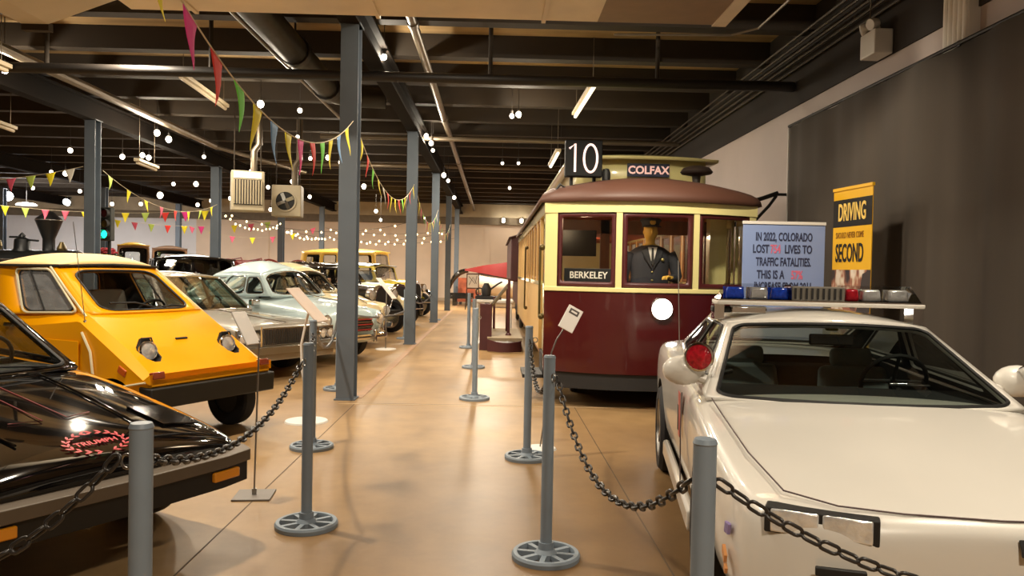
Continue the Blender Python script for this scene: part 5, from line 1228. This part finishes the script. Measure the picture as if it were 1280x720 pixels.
# ------------------------------------------------------------ conductor mannequin behind the middle window
def mannequin():
    t = thing('mannequin', 'mannequin in dark conductor uniform and peaked cap inside the tram front window', 'mannequin', (TX+.04, TY+.24, .52), 0); t.scale = (1, 1, .94)
    m_coat = M('uniform_navy', '#23242c', .8, var=.08); m_gold = M('mannequin_gold', '#d8ae4a', .5); m_shirt = M('shirt_pale', '#cfc8c0', .8)
    ell = lambda z, a, b, y=0, x=0: [Vector((x+a*math.cos(k*math.pi/10), y+b*math.sin(k*math.pi/10), z)) for k in range(20)]
    # one continuous body: feet stand, legs, trunk, neck and head
    MB().loft([ell(.03, .17, .11), ell(.45, .15, .1), ell(.82, .17, .12), ell(1.05, .16, .12), ell(1.28, .185, .12), ell(1.38, .12, .09), ell(1.42, .055, .06), ell(1.47, .055, .06, -.01), ell(1.50, .07, .085, -.02), ell(1.56, .078, .10, -.02), ell(1.63, .076, .095, -.015), ell(1.69, .05, .06, -.01), ell(1.705, .01, .01, -.01)]).sph((0, -.118, 1.555), .018, (.8, 1, 1.4), 8).sph((.078, -.01, 1.555), .02, (.5, 1, 1.4), 8).sph((-.078, -.01, 1.555), .02, (.5, 1, 1.4), 8).sph((0, -.108, 1.525), .012, (1.6, .6, .5), 8).obj('body', m_gold, t, smooth=60)
    MB().loft([ell(.55, .25, .16), ell(.8, .235, .155), ell(1.02, .215, .15), ell(1.2, .235, .15), ell(1.31, .24, .135), ell(1.365, .17, .11), ell(1.40, .08, .075)]).obj('coat', m_coat, t, smooth=60)
    MB().prism([(-.055, -.142, 1.37), (.055, -.142, 1.37), (.0, -.162, 1.14)], (0, -.008, 0)).obj('shirt_front', m_shirt, t, smooth=0)
    MB().prism([(-.012, -.155, 1.36), (.012, -.155, 1.36), (.016, -.175, 1.17), (0, -.178, 1.15), (-.016, -.175, 1.17)], (0, -.006, 0)).obj('tie', m_ink, t, smooth=0)
    for s in (1, -1): MB().prism([(s*.055, -.135, 1.385), (s*.12, -.128, 1.33), (s*.10, -.150, 1.25), (s*.004, -.172, 1.10), (s*.03, -.160, 1.24)], (0, -.012, 0)).obj('lapel', M('lapel_dark', '#15151b', .7), t, smooth=0)
    bt = MB()
    for k in range(4): bt.sph((.0, -.160, 1.07-.1*k), .013, (1, .5, 1), 8)
    bt.sph((.12, -.148, 1.22), .02, (1, .4, 1), 8); bt.obj('coat_buttons', M('button_brass', '#c8b878', .3, .8), t)
    for s, arm in ((-1, [(.225, 0, 1.30), (.275, .0, 1.18), (.30, -.01, 1.02), (.31, -.05, .86), (.30, -.10, .74)]), (1, [(.225, 0, 1.30), (.285, .0, 1.17), (.315, -.02, 1.02), (.28, -.12, .98), (.21, -.19, 1.00)])):
        MB().tube([(s*p[0], p[1], p[2]) for p in arm], [.075, .07, .06, .052, .045], 12).obj('sleeve', m_coat, t, smooth=60)
        e = Vector((s*arm[-1][0], arm[-1][1], arm[-1][2])); d = (e-Vector((s*arm[-2][0], arm[-2][1], arm[-2][2]))).normalized(); sd = d.cross(Vector((0, 0, 1))).normalized(); up = sd.cross(d)
        h = MB().loft([[e+d*q+sd*(a*math.cos(k*math.pi/6))+up*(b*math.sin(k*math.pi/6)) for k in range(12)] for q, a, b in ((-.02, .028, .024), (.02, .034, .022), (.07, .042, .016), (.09, .036, .012))])
        for k, ln in enumerate((.062, .072, .068, .052)):
            o = e+d*.082+sd*(-.03+.02*k); h.tube([o, o+d*ln*.5-up*.006, o+d*ln*.85-up*.03, o+d*ln*.8-up*.05], [.0095, .009, .008, .006], 8)
        h.tube([e+d*.03+sd*(s*-.035), e+d*.065+sd*(s*-.062)-up*.01, e+d*.095+sd*(s*-.06)-up*.02], [.012, .010, .008], 8)
        h.obj('hand', m_gold, t, smooth=60)
    cp = MB().loft([ell(1.625, .095, .115, -.012), ell(1.665, .10, .12, -.012), ell(1.70, .125, .145, -.01), ell(1.725, .11, .13, -.005), ell(1.735, .03, .03)]).obj('cap', m_coat, t, smooth=40)
    MB().loft([[Vector((.088*math.cos(a)*q, -.035-.10*q*math.sin(a)-.02, z)) for a in [k*math.pi/10 for k in range(11)]] for q, z in ((1.0, 1.64), (1.32, 1.618), (1.32, 1.612), (1.0, 1.632))], closed=False).obj('peak', m_ink, cp, smooth=40)
    MB().lathe([(0, .012), (.03, .008), (.035, 0), (0, 0)], (0, -.14, 1.672), (0, -1, .1), 12).obj('cap_badge', m_gold, cp)
mannequin()
# ------------------------------------------------------------ boarding platform and displays by the tram
m_plat = M('platform_maroon', '#4c2225', .55, var=.1)
t = thing('boarding_platform', 'low maroon boarding platform with handrails beside the tram', 'platform', (0, 2.3, 0))
MB().bb((-.25, 12.2, 0), (-.02, 12.35, .88)).bb((-.22, 12.3, .0), (-.06, 14.4, .78)).obj('side_panel', m_plat, t, smooth=0, bevel=.01)
MB().loft([[(x, 12.0-.28*math.sin(math.pi*k/10), z) for x, z in ()] or [(-.1+.07*k, 11.9-.22*math.sin(math.pi*k/10), 0.02), (-.1+.07*k, 11.9-.22*math.sin(math.pi*k/10), .24-.05*math.sin(math.pi*k/10)), (-.1+.07*k, 11.95-.22*math.sin(math.pi*k/10), .24-.05*math.sin(math.pi*k/10)), (-.1+.07*k, 11.95-.22*math.sin(math.pi*k/10), .02)] for k in range(10)]).obj('skirt', m_plat, t, smooth=40)
MB().bb((-.1, 11.95, .20), (.55, 14.4, .26)).obj('deck', M('deck_grey', '#9a8a70', .7, var=.1), t, smooth=0)
MB().tube([(-.02, 12.2, .86), (.05, 12.4, .95), (.30, 13.6, 1.22)], .035, 8).obj('handrail', m_gpipe, t)
MB().cyl((.30, 12.6, .2), (.30, 12.6, 1.36), .03, n=10).lathe([(0, 0), (.06, 0), (.05, .03), (.03, .05)], (.30, 12.6, .26), n=12).obj('rail_post', m_plat, t)
MB().cyl((0.02, 14.3, .2), (.02, 14.3, .95), .025, n=8).cyl((.28, 13.6, .2), (.28, 13.6, 1.2), .02, n=8).objs('rail_post', m_plat, t)
t = thing('display_table', 'low pale display bench with model machinery on it by the tram side', 'display table', (-.05, 17.9, 0))
MB().bb((-.35, -.4, .78), (.50, .4, .84)).obj('table_top', m_plw, t, smooth=0, bevel=.01)
for sx in (-.3, .45):
    for sy in (-.35, .35): MB().cyl((sx, sy, 0), (sx, sy, .78), .03, n=8).obj('leg', m_plw, t)
tg = thing('machine_model', 'small dark machine standing on the pale display bench', 'model', (-.12, 17.9, .84))
MB().bb((-.3, -.12, 0), (.3, .12, .08)).lathe([(0, 0), (.1, 0), (.12, .16), (.05, .3), (0, .3)], (-.05, 0, .08), n=14).tube([(.0, 0, .2), (.2, 0, .35), (.32, 0, .42)], .025, 6).tube([(-.2+.09*math.cos(a), 0, .17+.09*math.sin(a)) for a in [k*math.pi/8 for k in range(16)]], .018, 6, True).obj('mechanism', M('machine_dark', '#2b2a2c', .5, .4), tg)
t = thing('railcar', 'dark maroon railcar end showing behind the tram side', 'railcar', (0, 0, 0))
MB().bb((.42, 19.3, 1.25), (2.6, 25.0, 2.38)).bb((.62, 19.4, .6), (2.4, 24.9, 1.25)).obj('body', m_plat, t, smooth=0, bevel=.03)
MB().loft([[(x, y, z) for x, z in ((.36, 2.36), (.9, 2.52), (1.5, 2.58), (2.1, 2.52), (2.66, 2.36))] for y in (19.2, 25.1)], closed=False).obj('roof', M('railcar_roof', '#3a1c1c', .6), t, smooth=40, solid=.03)
for y in (20.4, 23.8):
    for x in (.75, 2.25): MB().lathe([(0, -.05), (.3, -.05), (.33, 0), (.3, .05), (0, .05)], (x, y, .33), (1, 0, 0), 20).obj('wheel', m_und, t)
MB().bb((.7, 19.6, .3), (2.3, 24.8, .62)).obj('frame', m_und, t, smooth=0)
# long white and red pointed racer in front of the back wall
t = thing('streamlined_racer', 'long white pointed vehicle with a red upper half near the back wall', 'racer', (-1.15, 31.5, 0))
mw, mrd = paint('racer_white', '#d8c8b4', .35), paint('racer_red', '#6e1614', .35)
rg = lambda x, w, z0, z1: [Vector((x, w*math.cos(k*math.pi/8), (z0+z1)/2+(z1-z0)/2*math.sin(k*math.pi/8))) for k in range(16)]
MB().loft([rg(0.05, .06, 1.1, 1.3), rg(.5, .35, .62, 1.42), rg(1.5, .6, .4, 1.35), rg(3, .7, .4, 1.2), rg(4.3, .6, .5, 1.1), rg(4.9, .3, .6, 1.0)]).obj('body', mw, t, smooth=60)
MB().loft([[Vector((x, -w, z0)), Vector((x, -w*.6, z1)), Vector((x, w*.6, z1)), Vector((x, w, z0))] for x, w, z0, z1 in ((-.05, .03, 1.50, 1.56), (.8, .35, 1.38, 1.74), (2.0, .55, 1.18, 1.92), (2.9, .5, 1.08, 1.98))]).obj('upper_fairing', mrd, t, smooth=30)
MB().bb((.8, -.3, 0), (1.0, .3, .5)).bb((3.8, -.3, 0), (4.0, .3, .55)).obj('stand', m_black, t, smooth=0)
# framed picture on an easel, arched black mudguard exhibit, red poster
t = thing('picture_easel', 'framed line picture on a stand in front of the back wall', 'picture', (-.80, 29.6, 0))
MB().bb((-.25, -.02, .80), (.24, .02, 1.40)).obj('frame', M('frame_brown', '#5a3a30', .5), t, smooth=0, bevel=.01)
MB().bb((-.21, -.026, .85), (.20, -.02, 1.35)).obj('picture', m_white, t, smooth=0)
sk = MB().tube([(-.15, -.028, .95), (.0, -.028, 1.25), (.14, -.028, 1.0)], .010, 5).tube([(-.16, -.028, 1.28), (.08, -.028, 1.0), (.15, -.028, 1.3)], .010, 5)
sk.obj('drawing', m_ink, t)
for s in (-.28, .26): MB().cyl((s, .0, 0), (s*.8, .05, 1.0), .02, n=6).obj('leg', m_ink, t)
t = thing('carriage', 'black arched mudguard exhibit left of the framed picture', 'carriage', (-1.55, 33.0, 0))
MB().tube([(-.35+.8*(1-math.cos(a)), 0, .55+.95*math.sin(a)) for a in [k*math.pi/18 for k in range(1, 10)]], [.05, .07, .09, .1, .11, .11, .11, .10, .09], 8).obj('mudguard', m_blk2, t)
MB().bb((-.3, -.3, .3), (.7, .3, .55)).bb((-.2, -.2, 0), (.0, .2, .3)).bb((.4, -.2, 0), (.6, .2, .3)).obj('chassis', m_blk2, t, smooth=0)
t = thing('poster_panel', 'rust coloured poster panel at the foot of the back wall', 'poster', (-1.05, 34.0, 0))
MB().bb((-.52, -.03, .12), (.5, .03, 1.18)).obj('panel', M('poster_rust', '#94482a', .6, var=.5, scale=3), t, smooth=0)
MB().bb((-.45, -.2, 0), (-.35, .2, .12)).bb((.35, -.2, 0), (.45, .2, .12)).obj('foot', m_black, t, smooth=0)
# ------------------------------------------------------------ bunting
FC = {'pink': '#f0409a', 'red': '#ea3e34', 'green': '#7ae84a', 'yellow': '#f4e224', 'blue': '#74a0d0', 'rose': '#d85a74', 'lime': '#b8d060', 'white': '#d8d4c8'}
m_cord = M('bunting_cord', '#cfc2a4', .7)
def bunting(label, p0, p1, sag, seq, first, step, fl=.25, fw=.17, skew=0.0):
    p0, p1 = Vector(p0), Vector(p1); f = lambda u: p0.lerp(p1, u)-Vector((0, 0, 4*sag*u*(1-u)))
    t = thing('bunting', label, 'bunting', p0, 0, 'strings of coloured pennants')
    MB().tube([f(k/40)-p0 for k in range(41)], .005, 5).obj('cord', m_cord, t)
    L = (p1-p0).length; k = 0; s = first
    while s < L-.05:
        a, b = f((s-fw/2)/L)-p0, f((s+fw/2)/L)-p0; d = (b-a).normalized(); nrm = Vector((d.y, -d.x, 0)).normalized()
        tilt = random.uniform(-.03, .03); mb = MB()
        def P(u, v):
            w = 1-v; c = a.lerp(b, .5+(u-.5)*w); return c+Vector((0, 0, -fl*v))+nrm*(.03*math.sin(2.4*v+s*3)*v+tilt*v)+d*(skew*v)
        mb.grid(P, 4, 6); c = seq[k % len(seq)]
        mb.obj('pennant', M('pennant_'+c, FC[c], .7), t, smooth=60, solid=.002); s += step; k += 1
    return t
near = ['blue', 'green', 'yellow', 'yellow', 'pink', 'red', 'green', 'yellow', 'blue', 'yellow', 'pink', 'red', 'green', 'yellow', 'blue', 'yellow', 'rose', 'red']
bunting('bright pennant string drooping from above to the nearest column', (-1.6, 2.2, 3.62), (-1.62, 8.74, 3.16), .84, near, .30, .392, .29, .19)
seq2 = ['lime', 'yellow', 'rose', 'green', 'white', 'red', 'yellow']
bunting('pennant string between the nearest and second aisle columns', (-1.62, 8.96, 3.15), (-1.62, 15.4, 3.2), .55, ['yellow', 'red', 'green', 'yellow', 'white', 'red', 'yellow'], .4, .45)
bunting('pennant string between the second and third aisle columns', (-1.62, 15.6, 3.2), (-1.62, 21.9, 3.2), .55, seq2, .4, .5)
bunting('pennant string between the third and fourth aisle columns', (-1.65, 22.2, 3.2), (-1.65, 28.6, 3.2), .5, seq2, .4, .5)
s3 = ['yellow', 'pink', 'rose', 'lime', 'yellow', 'white', 'yellow', 'pink']
bunting('pennant string tied to the dark column, coming in from the left edge', (-14.0, 15.0, 3.45), (-7.93, 15.0, 3.36), .40, s3, 3.97, .37, .26, .19)
bunting('pennant string dipping right from the dark column to the column by the heaters', (-7.68, 15.25, 3.32), (-7.72, 21.55, 3.2), .45, ['lime', 'yellow', 'yellow', 'rose', 'red', 'yellow'], .3, .8, .26, .19)
bunting('pale pennant string low behind the smokestack', (-14.1, 21.7, 3.1), (-7.9, 21.7, 3.05), .15, ['yellow', 'lime', 'rose', 'rose', 'yellow', 'white', 'yellow', 'lime', 'red', 'pink'], .5, .55, .28, .22)
bunting('pennant string in front of the back wall left of the heaters', (-14.1, 28.3, 3.15), (-7.9, 28.3, 3.2), .25, ['yellow', 'rose', 'lime', 'red', 'yellow', 'pink', 'white'], .4, .6, .3, .24)
bunting('lowest pale pennant string across the far left bay', (-14.1, 34.9, 3.4), (-7.9, 34.9, 3.4), .6, ['rose', 'yellow', 'rose', 'yellow'], .5, .9, .3, .26)
# ------------------------------------------------------------ bulbs hung below the joists : each one really lights the hall
m_cap = M('bulb_socket', '#2a2521', .6)
def bulb(x, y, z, r, power, label, cool=False):
    t = thing('hanging_bulb', label, 'light bulb', (x, y, z), 0, 'bare bulbs hanging under the ceiling')
    MB().sph((0, 0, 0), r, (1, 1, 1.1), 12).obj('globe', m_glow_c if cool else m_glow, t)
    MB().cyl((0, 0, r*.8), (0, 0, r*.8+.07), .025, n=8).obj('socket', m_cap, t)
    MB().cyl((0, 0, r*.8+.05), (0, 0, ZC-z), .006, n=5).obj('cable', m_cap, t)
    if power:
        l = bpy.data.lights.new('bulb_light', 'POINT'); l.energy = power*1.75; l.color = COOL if cool else WARM; l.shadow_soft_size = r*1.05
        o = bpy.data.objects.new('bulb_light', l); C.objects.link(o); o.parent = t; o.location = (0, 0, -r*1.3)
BULBS = [
    (-7.16, 11.39, 4.30, 0.060, 60, 'bare bulb at the left edge above the grey tube lamp'),
    (-4.07, 13.39, 4.30, 0.060, 60, 'bare bulb behind the yellow pennant of the near string'),
    (-3.64, 14.35, 4.40, 0.043, 0, 'bare bulb right of the blue pennant, high left of the nearest column'),
    (-6.95, 15.96, 4.20, 0.060, 60, 'bare bulb left one of the close pair under the long pale conduit'),
    (-7.04, 16.74, 4.20, 0.063, 60, 'bare bulb right one of the close pair under the long pale conduit'),
    (-9.06, 18.91, 4.10, 0.057, 0, 'bare bulb just right of the dark column top'),
    (-8.42, 18.56, 4.10, 0.056, 60, 'bare bulb left of two touching bulbs, right of the dark column'),
    (-8.12, 18.22, 4.00, 0.055, 0, 'bare bulb right of two touching bulbs, right of the dark column'),
    (-10.21, 18.73, 4.20, 0.056, 0, 'bare bulb left of the dark column, near the tube lamp end'),
    (-7.25, 19.31, 4.20, 0.043, 0, 'bare bulb just left of the heater column top'),
    (-12.75, 22.41, 4.10, 0.050, 0, 'bare bulb upper of two near the bunting left of the dark column'),
    (-12.04, 21.85, 4.00, 0.066, 0, 'bare bulb lower of two near the bunting left of the dark column'),
    (-1.61, 10.97, 4.50, 0.041, 60, 'bare bulb right of the nearest column, highest there'),
    (0.28, 14.39, 4.40, 0.043, 0, 'bare bulb left half of the pair over the aisle'),
    (0.40, 14.23, 4.40, 0.053, 60, 'bare bulb right half of the pair over the aisle'),
    (-1.52, 16.75, 4.40, 0.050, 60, 'bare bulb topmost of three beside the second column'),
    (-1.44, 17.08, 4.30, 0.051, 0, 'bare bulb middle of three beside the second column'),
    (-1.43, 17.45, 4.20, 0.039, 0, 'bare bulb lowest of three beside the second column'),
    (-1.42, 21.13, 4.10, 0.063, 0, 'bare bulb right of the third column near the long grey pipe'),
    (-1.38, 22.43, 4.10, 0.050, 0, 'bare bulb small one under the third column bulb'),
    (-1.41, 26.48, 4.00, 0.060, 0, 'bare bulb right of the fourth column'),
    (-4.00, 23.51, 4.00, 0.071, 60, 'bare bulb right of the nearest column by the pennants'),
    (1.36, 19.20, 4.20, 0.058, 0, 'bare bulb left of the route number box'),
    (1.52, 18.10, 3.60, 0.041, 0, 'bare bulb just above the tram roof left corner'),
    (-4.11, 16.05, 4.20, 0.036, 0, 'bare bulb under the small pennants left of the nearest column'),
    (-3.96, 18.26, 4.10, 0.055, 0, 'bare bulb below the pennants, left of the nearest column'),
    (-3.81, 19.03, 4.10, 0.057, 60, 'bare bulb touching the nearest column left side'),
    (-4.42, 18.46, 4.10, 0.042, 0, 'bare bulb above the fan heater'),
    (-5.94, 22.62, 4.00, 0.051, 0, 'bare bulb right of the fan heater top'),
    (-6.03, 25.16, 3.80, 0.057, 0, 'bare bulb right of the fan heater'),
    (-7.14, 24.36, 4.00, 0.055, 0, 'bare bulb between the two heaters'),
    (-6.47, 20.54, 4.00, 0.062, 0, 'bare bulb in front of the grilled heater top'),
    (-7.39, 23.43, 3.70, 0.053, 0, 'bare bulb in front of the grilled heater front'),
    (-8.61, 25.23, 3.70, 0.057, 0, 'bare bulb left of the grilled heater'),
    (-8.55, 25.68, 3.40, 0.058, 0, 'bare bulb under the grilled heater left corner'),
    (-7.45, 25.72, 3.40, 0.058, 0, 'bare bulb low between the two heaters'),
    (-6.62, 26.18, 3.40, 0.059, 0, 'bare bulb low right of the fan heater'),
    (-15.99, 31.72, 3.70, 0.071, 0, 'bare bulb beside the green traffic light column'),
    (-11.57, 26.86, 3.90, 0.101, 60, 'bare bulb large one left of the heater column'),
    (-9.54, 23.05, 3.90, 0.052, 0, 'bare bulb upper left of the heater column'),
    (-8.83, 22.92, 3.90, 0.069, 0, 'bare bulb upper right near the heater column'),
    (-9.81, 25.62, 3.50, 0.058, 0, 'bare bulb low, left of the heater column'),
    (-9.19, 25.13, 3.60, 0.057, 0, 'bare bulb touching the heater column left side'),
    (-11.74, 25.79, 3.50, 0.058, 0, 'bare bulb mid bay above the wooden vehicles'),
    (-12.81, 26.05, 3.50, 0.059, 0, 'bare bulb just right of the green light'),
    (-13.85, 26.00, 3.90, 0.059, 0, 'bare bulb above the smokestack right side'),
    (-15.57, 26.29, 4.00, 0.059, 0, 'bare bulb above the smokestack left side'),
    (-4.54, 29.47, 3.70, 0.066, 0, 'bare bulb low right of the nearest column'),
    (-4.43, 29.96, 3.40, 0.056, 0, 'bare bulb lowest right of the nearest column'),
    (0.16, 19.25, 4.20, 0.036, 0, 'bare bulb small dim one over the aisle, left'),
    (0.56, 19.19, 4.20, 0.036, 0, 'bare bulb small dim one over the aisle, right'),
    (0.44, 23.99, 4.10, 0.045, 0, 'bare bulb tiny one over the end of the aisle'),
]
for b in BULBS: bulb(*b)
COOLS = [(-19.3, 31.0, 4.1, .16, 'bright cold bulb at the left edge above the pale wall'), (-17.0, 31.0, 3.9, .11, 'cold bulb above the smokestack top, left of it'), (-16.5, 30.0, 3.85, .11, 'cold bulb just right of the smokestack top')]
for (x, y, z, r, l) in COOLS: bulb(x, y, z, r, 80, l, True)
t = thing('pendant_lamp', 'flat round white pendant lamp at the far left', 'lamp', (-18.6, 31.0, 3.75))
MB().lathe([(0, 0), (.36, .0), (.38, .03), (.3, .08), (.05, .12), (0, .12)], n=24).obj('shade', M('pendant_glow', '#fffaf0', .5, emit=3.0), t)
MB().cyl((0, 0, .1), (0, 0, ZC-3.75), .01, n=6).obj('cable', m_cap, t)
# pair of up lights on the beam above the back wall
for x, l in ((.42, 'left'), (1.30, 'right')):
    t = thing('wall_spotlight', 'small spotlight on the back wall beam, %s one of the pair over the aisle end' % l, 'spotlight', (x, YB-.55, 4.05), 0, 'spotlights on the back wall beam')
    MB().lathe([(.06, 0), (.10, .02), (.11, .16), (.04, .22), (0, .22)], (0, 0, 0), (0, .5, -1), 16).obj('can', m_white, t)
    MB().sph((0, 0, -.02), .09, (1, 1, .6), 10).obj('bulb', m_glow, t)
    MB().cyl((0, 0, .02), (0, .1, .1), .02, n=6).obj('arm', m_white, t)
    l_ = bpy.data.lights.new('spot_light', 'POINT'); l_.energy = 25; l_.color = WARM; l_.shadow_soft_size = .08
    o = bpy.data.objects.new('spot_light', l_); C.objects.link(o); o.parent = t; o.location = (0, -.12, -.1)
# ------------------------------------------------------------ strings of tiny lights
def light_string(label, p0, p1, sag, n, r=.035):
    p0, p1 = Vector(p0), Vector(p1); f = lambda u: p0.lerp(p1, u)-Vector((0, 0, 4*sag*u*(1-u)))
    t = thing('string_lights', label, 'string lights', p0, 0, 'strings of tiny warm lights')
    MB().tube([f(k/30)-p0 for k in range(31)], .006, 5).obj('wire', m_cap, t)
    me = None
    for k in range(n):
        if me is None: o = MB().sph((0, 0, 0), r, (1, 1, 1.2), 8).obj('bulb', m_glow_s, t); me = o.data
        else: o = bpy.data.objects.new('bulb', me); C.objects.link(o); o.parent = t
        o.location = f((k+.5)/n)-p0-Vector((0, 0, r)) + Vector((0, random.uniform(-.03, .03), random.uniform(-.03, .03)))
light_string('upper tiny light string from the heater column to the fan heater column', (-7.65, 21.8, 2.98), (-7.75, 28.2, 3.15), .35, 14, .03)
light_string('tiny light string sagging right of the fan heater column', (-7.7, 28.4, 2.9), (-7.7, 34.8, 2.9), .2, 10, .04)
light_string('tiny light string crossing in front of the back wall, left half', (-7.7, 28.3, 2.85), (-1.8, 28.7, 2.9), .35, 18, .035)
light_string('higher tiny light string over the yellow roofed bus', (-7.6, 34.7, 3.3), (-1.8, 34.7, 3.35), .25, 12, .04)
light_string('lower tiny light string over the yellow roofed bus', (-7.6, 34.7, 2.95), (-1.8, 34.7, 2.95), .3, 14, .04)
light_string('tiny light string between the second and third columns', (-7.6, 21.8, 3.0), (-1.8, 22.0, 3.05), .5, 14, .028)
